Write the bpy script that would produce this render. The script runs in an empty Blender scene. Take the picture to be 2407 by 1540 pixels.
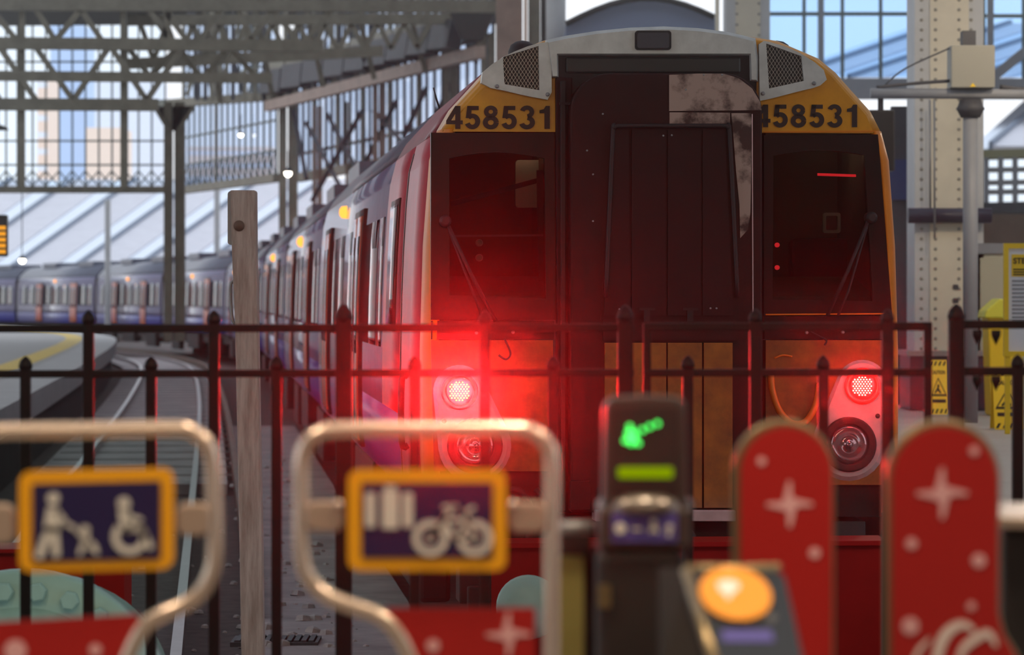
import bpy, math, random
from mathutils import Matrix, Vector

# ------------------------------------------------------------------ camera, world, lights, exposure
C = bpy.context.scene
COL = C.collection
FPX, CX, HY, HC = 8140.0, 1203.5, 700.0, 2.2      # focal length and horizon measured on the 2407x1540 frame
cam = bpy.data.cameras.new('camera')
cam.lens = 36.0 * FPX / 2407.0
cam.sensor_width = 36.0
cam.shift_y = -70.0 / 2407.0
cam.clip_end = 3000
C.cycles.transparent_max_bounces = 48
cam.dof.use_dof = True
cam.dof.focus_distance = 19.6
cam.dof.aperture_fstop = 4.0
camo = bpy.data.objects.new('camera', cam)
camo.location = (0, 0, HC)
camo.rotation_euler = (math.pi / 2, 0, 0)
COL.objects.link(camo)
C.camera = camo
C.view_settings.view_transform = 'Standard'
C.view_settings.look = 'None'
C.view_settings.gamma = 1.0
C.view_settings.use_curve_mapping = False
C.view_settings.exposure = 0.0

w = bpy.data.worlds.new('sky')
C.world = w
w.use_nodes = True
nt = w.node_tree
bgn = nt.nodes['Background']
tcn = nt.nodes.new('ShaderNodeTexCoord')
sep = nt.nodes.new('ShaderNodeSeparateXYZ')
rmp = nt.nodes.new('ShaderNodeValToRGB')
rmp.color_ramp.elements[0].position = 0.0
rmp.color_ramp.elements[0].color = (0.93, 0.96, 1.0, 1)
rmp.color_ramp.elements[1].position = 0.6
rmp.color_ramp.elements[1].color = (0.78, 0.87, 1.0, 1)
nt.links.new(tcn.outputs['Generated'], sep.inputs[0])
nt.links.new(sep.outputs['Z'], rmp.inputs[0])
nt.links.new(rmp.outputs[0], bgn.inputs['Color'])
bgn.inputs['Strength'].default_value = 1.25


def lamp(name, kind, loc, power, color, size=0.1, target=None, **kw):
    l = bpy.data.lights.new(name, kind)
    l.energy = power
    l.color = color
    if kind == 'AREA':
        l.shape = 'DISK'
        l.size = size
    else:
        l.shadow_soft_size = size
    for k, v in kw.items():
        setattr(l, k, v)
    o = bpy.data.objects.new(name, l)
    o.location = loc
    if target is not None:
        o.rotation_euler = (Vector(target) - Vector(loc)).to_track_quat('-Z', 'Y').to_euler()
    COL.objects.link(o)
    return o


WARM = (1.0, 0.80, 0.56)
for i, (x, y, p) in enumerate(((-2.4, 5.0, 110), (0.2, 5.4, 110), (2.6, 5.0, 110), (-1.2, 0.6, 45), (1.8, 0.6, 45), (-1.6, 9.5, 18), (2.4, 9.5, 18))):
    lamp('concourse_downlight', 'AREA', (x, y, 5.4), p, WARM, 0.3, (x, y + 0.8, 0.9))

lamp('platform_light', 'POINT', (5.6, 33.0, 6.2), 320, WARM, 0.2)
lamp('platform_light', 'POINT', (9.0, 34.0, 6.2), 200, WARM, 0.2)

# ------------------------------------------------------------------ helpers
R = math.radians
rnd = random.Random(7)


def srgb(r, g, b):
    f = lambda c: (c / 255 / 12.92) if c <= 10 else ((c / 255 + 0.055) / 1.055) ** 2.4
    return (f(r), f(g), f(b), 1.0)


def P(px, py, d):
    return Vector(((px - CX) * d / FPX, d, HC - (py - HY) * d / FPX))


class MB:
    def __init__(s):
        s.v, s.f, s.sm = [], [], []

    def face(s, idx, smooth=False):
        s.f.append(tuple(idx))
        s.sm.append(smooth)

    def box(s, c, size, M=None):
        cx, cy, cz = c
        hx, hy, hz = size[0] / 2, size[1] / 2, size[2] / 2
        b = len(s.v)
        for dx in (-1, 1):
            for dy in (-1, 1):
                for dz in (-1, 1):
                    p = Vector((dx * hx, dy * hy, dz * hz))
                    if M is not None:
                        p = M @ p
                    s.v.append(p + Vector(c))
        for q in ((0, 1, 3, 2), (4, 6, 7, 5), (0, 4, 5, 1), (2, 3, 7, 6), (0, 2, 6, 4), (1, 5, 7, 3)):
            s.face([b + k for k in q])
        return s

    def bar(s, p0, p1, wx, wy, up=(0, 0, 1)):
        p0, p1 = Vector(p0), Vector(p1)
        d = p1 - p0
        L = d.length
        z = d.normalized()
        u = Vector(up)
        if abs(z.dot(u)) > 0.95:
            u = Vector((0, 1, 0))
        x = u.cross(z).normalized()
        y = z.cross(x)
        M = Matrix((x, y, z)).transposed()
        return s.box((p0 + p1) / 2, (wx, wy, L), M)

    def tube(s, pts, r, n=12, closed=False, caps=True):
        pts = [Vector(p) for p in pts]
        m = len(pts)
        b = len(s.v)
        prev = None
        rr = r if isinstance(r, (list, tuple)) else [r] * m
        for i, p in enumerate(pts):
            if closed:
                t = pts[(i + 1) % m] - pts[i - 1]
            else:
                t = pts[min(i + 1, m - 1)] - pts[max(i - 1, 0)]
            t.normalize()
            if prev is None:
                a = Vector((0, 0, 1)) if abs(t.z) < 0.9 else Vector((0, 1, 0))
                x = a.cross(t).normalized()
            else:
                x = (prev - t * prev.dot(t)).normalized()
            prev = x
            y = t.cross(x)
            for k in range(n):
                a = 2 * math.pi * k / n
                s.v.append(p + (x * math.cos(a) + y * math.sin(a)) * rr[i])
        for i in range(m if closed else m - 1):
            j = (i + 1) % m
            for k in range(n):
                k2 = (k + 1) % n
                s.face((b + i * n + k, b + i * n + k2, b + j * n + k2, b + j * n + k), True)
        if caps and not closed:
            s.face([b + k for k in range(n)][::-1])
            s.face([b + (m - 1) * n + k for k in range(n)])
        return s

    def loft(s, rings, caps=True, smooth=False, closed=True):
        """rings: equal-length lists of 3-D points, joined one to the next"""
        n = len(rings[0])
        b = len(s.v)
        for r in rings:
            s.v.extend(Vector(p) for p in r)
        for i in range(len(rings) - 1):
            for k in range(n if closed else n - 1):
                k2 = (k + 1) % n
                s.face((b + i * n + k, b + i * n + k2, b + (i + 1) * n + k2, b + (i + 1) * n + k), smooth)
        if caps:
            s.face([b + k for k in range(n)][::-1])
            s.face([b + (len(rings) - 1) * n + k for k in range(n)])
        return s

    def ring(s, outer0, inner0, outer1, inner1):
        """a frame with a hole: outlines at the front (0) and at the back (1)"""
        n = len(outer0)
        b = len(s.v)
        for r in (outer0, inner0, outer1, inner1):
            s.v.extend(Vector(p) for p in r)
        for k in range(n):
            k2 = (k + 1) % n
            s.face((b + k, b + k2, b + n + k2, b + n + k))
            s.face((b + 2 * n + k2, b + 2 * n + k, b + 3 * n + k, b + 3 * n + k2))
            s.face((b + k2, b + k, b + 2 * n + k, b + 2 * n + k2))
            s.face((b + n + k, b + n + k2, b + 3 * n + k2, b + 3 * n + k))
        return s


def lathe(mb, prof, org, axis, n=24, smooth=True):
    """prof: (radius, along) pairs about axis through org"""
    ax = Vector(axis).normalized()
    a = Vector((0, 0, 1)) if abs(ax.z) < 0.9 else Vector((1, 0, 0))
    x = a.cross(ax).normalized()
    y = ax.cross(x)
    rings = []
    for r, h in prof:
        r = max(r, 1e-4)
        rings.append([Vector(org) + ax * h + (x * math.cos(2 * math.pi * k / n) + y * math.sin(2 * math.pi * k / n)) * r for k in range(n)])
    return mb.loft(rings, True, smooth)


W = {}


def mesh_of(name, mb, m):
    me = bpy.data.meshes.new(name)
    me.from_pydata([tuple(v) for v in mb.v], [], mb.f)
    me.polygons.foreach_set('use_smooth', mb.sm)
    me.materials.append(m)
    me.update()
    return me


def fix_normals(me):
    import bmesh
    b = bmesh.new()
    b.from_mesh(me)
    bmesh.ops.recalc_face_normals(b, faces=b.faces)
    b.to_mesh(me)
    b.free()


def obj(name, mb, m, parent=None, local=False, label=None, bevel=0, kind=None):
    """links a mesh object; mb is in world space unless local (then in the parent's own space)"""
    if parent is not None and not local:
        inv = W[parent.name].inverted()
        mb.v = [inv @ Vector(v) for v in mb.v]
    me = mesh_of(name, mb, m)
    fix_normals(me)
    o = bpy.data.objects.new(name, me)
    COL.objects.link(o)
    if parent is not None:
        o.parent = parent
        W[o.name] = W[parent.name]
    else:
        W[o.name] = Matrix.Identity(4)
    if label:
        o['label'] = label
    if kind:
        o['kind'] = kind
    if bevel:
        bv = o.modifiers.new('edge', 'BEVEL')
        bv.width = bevel
        bv.segments = 2
        bv.limit_method = 'ANGLE'
    return o


def inst(name, me, parent, loc, rot=(0, 0, 0), scale=(1, 1, 1), local=False):
    """one more piece sharing mesh data; loc in world space unless local"""
    o = bpy.data.objects.new(name, me)
    COL.objects.link(o)
    o.parent = parent
    loc = Vector(loc)
    if not local:
        loc = W[parent.name].inverted() @ loc
    o.location = loc
    o.rotation_euler = rot
    o.scale = scale
    W[o.name] = W[parent.name] @ Matrix.LocRotScale(loc, None, None)
    return o


def shared(name, mb, m):
    me = mesh_of(name, mb, m)
    fix_normals(me)
    return me


def tag(o, label, cat, group=None, kind=None):
    o['label'] = label
    o['category'] = cat
    if group:
        o['group'] = group
    if kind:
        o['kind'] = kind
    return o


def thing(name, label, cat, loc=(0, 0, 0), rotz=0.0, group=None, kind=None):
    o = bpy.data.objects.new(name, None)
    o.empty_display_size = 0.2
    COL.objects.link(o)
    o.location = loc
    o.rotation_euler = (0, 0, rotz)
    W[o.name] = Matrix.Translation(Vector(loc)) @ Matrix.Rotation(rotz, 4, 'Z')
    return tag(o, label, cat, group, kind)


def copy_tree(o, parent=None):
    c = o.copy()
    COL.objects.link(c)
    if parent is not None:
        c.parent = parent
    for ch in KIDS.get(o.name, ()):
        copy_tree(ch, c)
    return c


KIDS = {}


def index_kids():
    KIDS.clear()
    for o in COL.objects:
        if o.parent is not None:
            KIDS.setdefault(o.parent.name, []).append(o)


def rrect(x0, y0, x1, y1, r, n=5):
    out = []
    for cx, cy, a0 in ((x1 - r, y0 + r, -90), (x1 - r, y1 - r, 0), (x0 + r, y1 - r, 90), (x0 + r, y0 + r, 180)):
        for k in range(n + 1):
            a = R(a0 + 90 * k / n)
            out.append((cx + r * math.cos(a), cy + r * math.sin(a)))
    return out


def circ(cx, cy, r, n=24, ry=None):
    ry = ry or r
    return [(cx + r * math.cos(2 * math.pi * k / n), cy + ry * math.sin(2 * math.pi * k / n)) for k in range(n)]


def smooth_path(pts, sub=6):
    """Catmull-Rom through 3-D points"""
    pts = [Vector(p) for p in pts]
    out = []
    for i in range(len(pts) - 1):
        p0, p1, p2, p3 = pts[max(i - 1, 0)], pts[i], pts[i + 1], pts[min(i + 2, len(pts) - 1)]
        for k in range(sub):
            t = k / sub
            out.append(0.5 * ((2 * p1) + (p2 - p0) * t + (2 * p0 - 5 * p1 + 4 * p2 - p3) * t * t + (3 * p1 - p0 - 3 * p2 + p3) * t ** 3))
    out.append(pts[-1])
    return out


def slab(mb, poly, d, t):
    """outline measured on the frame, standing at depth d, t thick (away from the viewer)"""
    a = [P(x, y, d) for x, y in poly]
    return mb.loft([a, [p + Vector((0, t, 0)) for p in a]])


def slab_ring(mb, outer, inner, d, t):
    o, i = [P(x, y, d) for x, y in outer], [P(x, y, d) for x, y in inner]
    T = Vector((0, t, 0))
    return mb.ring(o, i, [p + T for p in o], [p + T for p in i])


# ------------------------------------------------------------------ materials
def mat(name, col, rough=0.5, metal=0.0, var=0.0, scale=8.0, bump=0.0, coat=0.0, col2=None, emit=None, estr=0.0, spec=None):
    m = bpy.data.materials.new(name)
    m.use_nodes = True
    n, l = m.node_tree.nodes, m.node_tree.links
    b = n['Principled BSDF']
    b.inputs['Base Color'].default_value = col
    b.inputs['Roughness'].default_value = rough
    b.inputs['Metallic'].default_value = metal
    if coat:
        b.inputs['Coat Weight'].default_value = coat
        b.inputs['Coat Roughness'].default_value = 0.06
    if spec is not None:
        b.inputs['Specular IOR Level'].default_value = spec
    if emit is not None:
        b.inputs['Emission Color'].default_value = emit
        b.inputs['Emission Strength'].default_value = estr
    if var or bump:
        tc = n.new('ShaderNodeTexCoord')
        nz = n.new('ShaderNodeTexNoise')
        nz.inputs['Scale'].default_value = scale
        nz.inputs['Detail'].default_value = 6
        nz.inputs['Roughness'].default_value = 0.65
        l.new(tc.outputs['Object'], nz.inputs['Vector'])
        if var:
            rp = n.new('ShaderNodeValToRGB')
            rp.color_ramp.elements[0].position = 0.35
            rp.color_ramp.elements[1].position = 0.65
            c2 = col2 if col2 else tuple(c * (1 - var) for c in col[:3]) + (1,)
            rp.color_ramp.elements[0].color = c2
            rp.color_ramp.elements[1].color = col
            l.new(nz.outputs['Fac'], rp.inputs[0])
            l.new(rp.outputs[0], b.inputs['Base Color'])
        if bump:
            bp = n.new('ShaderNodeBump')
            bp.inputs['Strength'].default_value = bump
            bp.inputs['Distance'].default_value = 0.01
            l.new(nz.outputs['Fac'], bp.inputs['Height'])
            l.new(bp.outputs[0], b.inputs['Normal'])
    return m


def glass(name, tint=(1, 1, 1, 1), rough=0.0, refl=1.0, ior=1.35):
    """thin pane: clear with a mirror film that grows at grazing angles"""
    m = bpy.data.materials.new(name)
    m.use_nodes = True
    n, l = m.node_tree.nodes, m.node_tree.links
    n.remove(n['Principled BSDF'])
    out = n['Material Output']
    tr = n.new('ShaderNodeBsdfTransparent')
    tr.inputs[0].default_value = tint
    gl = n.new('ShaderNodeBsdfGlossy')
    gl.inputs['Roughness'].default_value = rough
    gl.inputs['Color'].default_value = (refl, refl, refl, 1)
    fr = n.new('ShaderNodeFresnel')
    fr.inputs[0].default_value = ior
    mx = n.new('ShaderNodeMixShader')
    geo = n.new('ShaderNodeNewGeometry')
    mul = n.new('ShaderNodeMath')
    mul.operation = 'MULTIPLY'
    inv = n.new('ShaderNodeMath')
    inv.operation = 'SUBTRACT'
    inv.inputs[0].default_value = 1.0
    l.new(geo.outputs['Backfacing'], inv.inputs[1])
    l.new(fr.outputs[0], mul.inputs[0])
    l.new(inv.outputs[0], mul.inputs[1])
    l.new(mul.outputs[0], mx.inputs[0])
    l.new(tr.outputs[0], mx.inputs[1])
    l.new(gl.outputs[0], mx.inputs[2])
    l.new(mx.outputs[0], out.inputs[0])
    return m


def lampmat(name, col, strength):
    m = bpy.data.materials.new(name)
    m.use_nodes = True
    n, l = m.node_tree.nodes, m.node_tree.links
    n.remove(n['Principled BSDF'])
    e = n.new('ShaderNodeEmission')
    e.inputs[0].default_value = col
    e.inputs[1].default_value = strength
    l.new(e.outputs[0], n['Material Output'].inputs[0])
    return m


def patchy(name, bare, paint, scale=6.0, lo=0.42, hi=0.47, rough=0.45, metal=0.3):
    """bare metal still carrying flakes of the old dark paint"""
    m = mat(name, bare, rough, metal)
    n, l = m.node_tree.nodes, m.node_tree.links
    tc = n.new('ShaderNodeTexCoord')
    nz = n.new('ShaderNodeTexNoise')
    nz.inputs['Scale'].default_value = scale
    nz.inputs['Detail'].default_value = 8
    nz.inputs['Roughness'].default_value = 0.6
    rp = n.new('ShaderNodeValToRGB')
    rp.color_ramp.elements[0].position = lo
    rp.color_ramp.elements[1].position = hi
    rp.color_ramp.elements[0].color = paint
    rp.color_ramp.elements[1].color = bare
    l.new(tc.outputs['Object'], nz.inputs['Vector'])
    l.new(nz.outputs['Fac'], rp.inputs[0])
    l.new(rp.outputs[0], n['Principled BSDF'].inputs['Base Color'])
    return m


M = dict(
    steel=mat('painted_roof_steel', srgb(138, 132, 116), 0.6, 0, 0.3, 3.0),
    steel_dark=mat('dark_roof_steel', srgb(70, 70, 76), 0.6, 0, 0.3, 3.0),
    steel_rust=mat('pinkish_roof_steel', srgb(176, 150, 136), 0.6, 0, 0.3, 2.0),
    mullion=mat('green_grey_glazing_bar', srgb(92, 104, 104), 0.5),
    black=mat('black_paint', srgb(22, 21, 23), 0.4, 0, 0.3, 20),
    fence=mat('black_gloss_railing_paint', srgb(15, 13, 17), 0.5, 0, 0.3, 30, 0.1, spec=0.16),
    cream=mat('cream_column_paint', srgb(228, 218, 196), 0.5, 0, 0.12, 2.0),
    cream_side=mat('grey_column_paint', srgb(205, 205, 205), 0.5, 0, 0.12, 2.0),
    rivet=mat('column_rivet', srgb(150, 145, 135), 0.5),
    pane=glass('window_glass', (0.93, 0.97, 1.0, 1), ior=1.1),
    side_pane=glass('sooty_side_glass', (0.74, 0.81, 0.92, 1), ior=1.1),
    blue_pane=glass('blue_window_glass', (0.68, 0.84, 1.0, 1), ior=1.15),
    gate_glass=glass('greenish_gate_glass', (0.86, 0.93, 0.89, 1)),
    concrete=mat('track_concrete', srgb(176, 164, 162), 0.8, 0, 0.4, 1.6, 0.4),
    ballast=mat('dark_oily_track_bed', srgb(96, 84, 80), 0.9, 0, 0.5, 6.0, 0.6),
    paving=mat('platform_paving', srgb(150, 144, 138), 0.55, 0, 0.15, 1.2),
    coping=mat('pale_platform_coping', srgb(176, 172, 168), 0.6, 0, 0.2, 1.5),
    yellow_line=mat('yellow_platform_line', srgb(226, 188, 60), 0.6, 0, 0.25, 3),
    pfwall=mat('sooty_platform_wall', srgb(58, 52, 50), 0.9, 0, 0.5, 2, 0.5),
    floor=mat('concourse_terrazzo', srgb(120, 116, 112), 0.4, 0, 0.2, 10),
    soffit=mat('dark_shed_boarding', srgb(62, 60, 58), 0.9, 0, 0.3, 1),
    wall=mat('concourse_wall', srgb(70, 64, 60), 0.9),
    rubble=mat('pale_loose_stone', srgb(196, 186, 182), 0.9, 0, 0.4, 9),
    steel_collar=mat('dull_steel_collar', srgb(120, 112, 106), 0.32, 0.8),
    rail=mat('worn_running_rail', srgb(168, 156, 158), 0.3, 0.8, 0.2, 4),
    rail_rust=mat('rusty_conductor_rail', srgb(120, 98, 84), 0.6, 0.4, 0.4, 4),
    sleeper=mat('grey_sleeper', srgb(112, 102, 98), 0.9, 0, 0.4, 5),
    yellow=mat('train_warning_yellow', srgb(232, 156, 22), 0.36, 0, 0.25, 3.5, 0, 0.12),
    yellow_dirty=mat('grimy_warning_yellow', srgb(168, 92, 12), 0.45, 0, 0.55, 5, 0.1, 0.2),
    orange_edge=mat('amber_cab_corner', srgb(232, 134, 36), 0.42, 0, 0.15, 3, 0, 0, spec=0.2),
    maroon=mat('train_red_gloss', srgb(186, 42, 58), 0.36, 0, 0.2, 6, 0, 0.04, spec=0.2),
    maroon_roof=mat('train_red_roof', srgb(150, 50, 62), 0.45, 0, 0.35, 6, 0, 0, spec=0.3),
    silver=mat('silver_train_hood', srgb(206, 206, 203), 0.36, 0.15, 0.22, 7, 0.05),
    mesh=mat('vent_mesh_wire', srgb(190, 188, 180), 0.35, 0.6),
    gangway=mat('dark_maroon_gangway', srgb(46, 22, 21), 0.55, 0, 0.3, 5, 0.05, spec=0.2),
    gangway_door=mat('dark_brown_gangway_door', srgb(38, 19, 19), 0.55, 0, 0.2, 5, spec=0.2),
    dark_green=mat('dark_green_roller', srgb(40, 46, 45), 0.5),
    bare=patchy('bare_metal_with_paint_flakes', srgb(166, 142, 134), srgb(60, 40, 40), 5.5, 0.40, 0.53),
    black_glass_frame=mat('black_windscreen_surround', srgb(34, 17, 16), 0.4, 0, 0.2, 4, spec=0.2),
    screen=glass('cab_windscreen', (0.62, 0.6, 0.58, 1)),
    cab_brown=mat('cab_interior_brown', srgb(120, 78, 52), 0.7),
    cab_grey=mat('cab_interior_grey', srgb(110, 108, 102), 0.7),
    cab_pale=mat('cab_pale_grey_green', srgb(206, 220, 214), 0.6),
    rubber=mat('black_rubber', srgb(24, 20, 22), 0.6),
    lamp_plate=mat('pale_lamp_surround', srgb(214, 176, 178), 0.4, 0, 0.2, 9),
    lens=mat('clear_headlamp_lens', srgb(150, 130, 135), 0.1, 0.7, 0.2, 20, 0, 1.0),
    numeral=mat('dark_brown_numeral', srgb(40, 22, 20), 0.5),
    hose=mat('orange_hose', srgb(230, 120, 30), 0.5),
    car_side=mat('train_lilac_grey_side', srgb(118, 113, 142), 0.25, 0, 0.15, 4, 0, 0.5),
    car_blue=mat('train_blue_side', srgb(58, 60, 140), 0.3, 0, 0.15, 4, 0, 0.3),
    car_roof=mat('train_grey_roof', srgb(96, 100, 116), 0.4, 0, 0.3, 2),
    car_door=mat('train_orange_red_door', srgb(206, 92, 50), 0.3, 0, 0.1, 4, 0, 0.8),
    car_window=mat('dark_train_window', srgb(20, 20, 28), 0.05, 0, 0, 1, 0, 1.0),
    recess=mat('dark_door_recess', srgb(30, 16, 16), 0.5),
    under=mat('dark_underframe', srgb(36, 31, 31), 0.8, 0, 0.4, 5),
    red_led=lampmat('red_tail_led', (1.0, 0.48, 0.36, 1), 2.6),
    red_led_hot=lampmat('bright_red_tail_led', (1.0, 0.52, 0.06, 1), 3.0),
    red_lens=mat('red_lamp_lens', srgb(220, 20, 20), 0.2, 0, 0, 1, 0, 1.0, emit=(1, 0.02, 0.01, 1), estr=0.45),
    red_strip=lampmat('red_cab_strip', (1.0, 0.03, 0.04, 1), 1.2),
    orange_lamp=lampmat('orange_bodyside_lamp', (1.0, 0.36, 0.05, 1), 2.2),
    white_lamp=lampmat('warm_white_lamp', (1.0, 0.93, 0.78, 1), 9.0),
    green_led=lampmat('green_arrow_led', (0.06, 1.0, 0.13, 1), 2.4),
    lime_led=lampmat('lime_bar_display', (0.28, 0.42, 0.0, 1), 0.75),
    amber_led=lampmat('amber_departure_text', (1.0, 0.40, 0.02, 1), 1.0),
    timber=mat('weathered_white_timber', srgb(190, 176, 168), 0.8, 0, 0.45, 7, 0.5, col2=srgb(140, 122, 112)),
    galv=mat('dull_grey_metal', srgb(150, 150, 152), 0.45, 0.4, 0.2, 6),
    chrome=mat('brushed_steel_tube', srgb(230, 206, 188), 0.26, 0.7, 0.08, 20),
    clamp=mat('brushed_clamp_plate', srgb(176, 152, 136), 0.5, 0.3),
    sign_yellow=mat('sign_yellow', srgb(250, 172, 16), 0.45),
    navy=mat('sign_navy', srgb(30, 22, 72), 0.45),
    sign_white=mat('sign_white', srgb(222, 214, 204), 0.5),
    red=mat('red_gate_panel', srgb(172, 22, 18), 0.45),
    flake=mat('pale_snowflake_print', srgb(228, 170, 172), 0.6),
    flake_white=mat('white_script_print', srgb(232, 214, 208), 0.6),
    gate_body=mat('dark_brown_gate_case', srgb(64, 54, 52), 0.42, 0.1, 0.1, 5),
    gate_dark=mat('black_gate_body', srgb(34, 28, 28), 0.5),
    brass=mat('bronze_gate_edge', srgb(150, 130, 96), 0.35, 0.8),
    olive=mat('olive_gate_panel', srgb(134, 122, 66), 0.5),
    slate=mat('slate_reader_top', srgb(24, 30, 40), 0.5, spec=0.3),
    reader_wing=mat('dark_bronze_wing', srgb(34, 27, 20), 0.6, spec=0.1),
    reader=mat('yellow_reader_pad', srgb(228, 146, 28), 0.45),
    label_blue=mat('blue_label', srgb(74, 66, 140), 0.5),
    beam_red=mat('red_buffer_beam', srgb(160, 10, 12), 0.5, 0, 0.15, 4, spec=0.15),
    mint=mat('mint_green_enamel', srgb(164, 190, 186), 0.4, 0, 0.12, 5, 0.05),
    mint_dark=mat('mint_green_bolt', srgb(140, 176, 162), 0.45),
    caution=mat('caution_yellow', srgb(240, 200, 30), 0.5),
    pole=mat('grey_pole_paint', srgb(140, 142, 148), 0.5, 0, 0.1, 5),
    box_grey=mat('beige_grey_box', srgb(150, 148, 138), 0.5),
    cabinet=mat('cream_cabinet', srgb(205, 200, 180), 0.5),
    skirt=mat('purple_black_skirting', srgb(50, 44, 62), 0.4),
    paper=mat('white_poster_paper', srgb(226, 226, 230), 0.7),
    grey_ink=mat('grey_print', srgb(150, 152, 156), 0.8),
    black_ink=mat('black_print', srgb(28, 26, 18), 0.7),
    roof_white=mat('pale_glazed_roof', srgb(236, 242, 250), 0.6),
    roof_grey=mat('corrugated_roof_sheet', srgb(216, 214, 220), 0.7, 0, 0.1, 1),
    roof_gutter=mat('grey_roof_gutter', srgb(126, 136, 152), 0.7),
    tower_blue=mat('blue_tower_cladding', srgb(196, 214, 244), 0.5),
    tower_orange=mat('orange_lit_block', srgb(255, 226, 206), 0.8),  # warm sunlight on the walls is put into this colour
    tower_pale=mat('pale_office_block', srgb(244, 244, 250), 0.7),
    kiosk_roof=mat('blue_grey_curved_roof', srgb(122, 132, 156), 0.6),
)

# long grain and drying cracks of the timber run up the post
_n, _l = M['timber'].node_tree.nodes, M['timber'].node_tree.links
_mp = _n.new('ShaderNodeMapping')
_mp.inputs['Scale'].default_value = (3.2, 3.2, 0.35)
_tc = [q for q in _n if q.type == 'TEX_COORD'][0]
_nz = [q for q in _n if q.type == 'TEX_NOISE'][0]
_l.new(_tc.outputs['Object'], _mp.inputs['Vector'])
_l.new(_mp.outputs[0], _nz.inputs['Vector'])

# ------------------------------------------------------------------ ground plan: the curve of the tracks (left flank of the train)
HEAD = [4.94, 4.94, 5.2, 5.5, 6.5, 12.0, 14.5, 18.5, 22.0, 24.0]
TH = R(HEAD[0])
NODES = [Vector((-0.5 - 1.4 * 0, 20.0))]
for h in HEAD:
    a = R(h)
    NODES.append(NODES[-1] + Vector((-math.sin(a), math.cos(a))) * 20.0)


def flank(d):
    """x of the train's left flank at depth d, curve smoothed"""
    def raw(q):
        if q <= 20:
            return NODES[0].x + math.tan(TH) * (20 - q)
        for i in range(len(NODES) - 1):
            if q <= NODES[i + 1].y:
                t = (q - NODES[i].y) / (NODES[i + 1].y - NODES[i].y)
                return NODES[i].x * (1 - t) + NODES[i + 1].x * t
        e = R(HEAD[-1])
        return NODES[-1].x - math.tan(e) * (q - NODES[-1].y)
    return sum(raw(d + k) for k in (-10, -5, 0, 5, 10)) / 5


def ribbon(mb, d0, d1, off0, off1, z0, z1, step=4.0):
    n = max(2, int((d1 - d0) / step) + 1)
    rings = []
    for i in range(n):
        d = d0 + (d1 - d0) * i / (n - 1)
        x = flank(d)
        rings.append([(x + off0, d, z0), (x + off1, d, z0), (x + off1, d, z1), (x + off0, d, z1)])
    return mb.loft(rings)


def struct(name, mb, m, label, cat='structure', bevel=0):
    o = obj(name, mb, m, bevel=bevel)
    return tag(o, label, cat, kind='structure')


# ------------------------------------------------------------------ floors, platforms, shell
struct('floor', MB().box((0, 2.2, 0.75), (44, 20.4, 0.3)), M['floor'], 'grey concourse floor in front of the railings', 'floor')
struct('ground', MB().box((-10, 160, -0.45), (240, 296, 0.5)), M['ballast'], 'dark oily bed between the platforms under the tracks', 'ground')
mb = MB()
ribbon(mb, 13, 60, -0.95, 0.2, -0.19, -0.02)
struct('walkway', mb, M['concrete'], 'grey concrete strip between the train and the empty track', 'ground')
mb = MB()
ribbon(mb, 42, 130, -3.5, -1.05, -0.19, -0.06)
struct('track_slab', mb, M['concrete'], 'pale concrete slab between the rails of the empty track', 'ground')

pl = thing('platform', 'curved platform with yellow line beyond the empty track at left', 'platform', (0, 0, 0), kind='structure')
mb = MB(); ribbon(mb, 12.4, 200, -60, -4.55, 0.5, 0.9); obj('paving', mb, M['paving'], pl)
mb = MB(); ribbon(mb, 12.4, 200, -4.55, -3.7, 0.55, 0.9); obj('coping', mb, M['coping'], pl)
mb = MB(); ribbon(mb, 12.4, 200, -5.3, -4.75, 0.9, 0.904); obj('yellow_line', mb, M['yellow_line'], pl)
mb = MB(); ribbon(mb, 12.4, 200, -4.2, -3.85, -0.2, 0.55); obj('platform_face', mb, M['pfwall'], pl)
pr = thing('platform', 'grey paved platform to the right of the train', 'platform', (0, 0, 0), kind='structure')
mb = MB(); ribbon(mb, 12.4, 150, 3.6, 40, 0.5, 0.9); obj('paving', mb, M['paving'], pr)
mb = MB(); ribbon(mb, 12.4, 150, 2.93, 3.6, 0.55, 0.9); obj('coping', mb, M['coping'], pr)
mb = MB(); ribbon(mb, 12.4, 150, 3.1, 3.4, -0.2, 0.55); obj('platform_face', mb, M['pfwall'], pr)

struct('wall_back', MB().box((0, -8.2, 7.3), (44, 0.4, 14.4)), M['wall'], 'dark concourse wall behind the viewpoint', 'wall')
struct('ceiling', MB().box((0, 2.5, 14.3), (44, 21, 0.4)), M['soffit'], 'dark concourse ceiling over the ticket gates', 'ceiling')
rf_ = thing('roof', 'boarded train shed roof with open glazed bays between', 'roof', (-6, 20, 14.2), kind='structure')
for k in range(7):
    obj('roof_bay', MB().box((-6, 20 + 13 * k, 14.2), (70, 7.6, 0.4)), M['soffit'], rf_)

struct('wall_right', MB().box((27, 84, 5.5), (0.5, 142, 12)), M['cream_side'], 'pale side wall beyond the right platform', 'wall')

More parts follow.
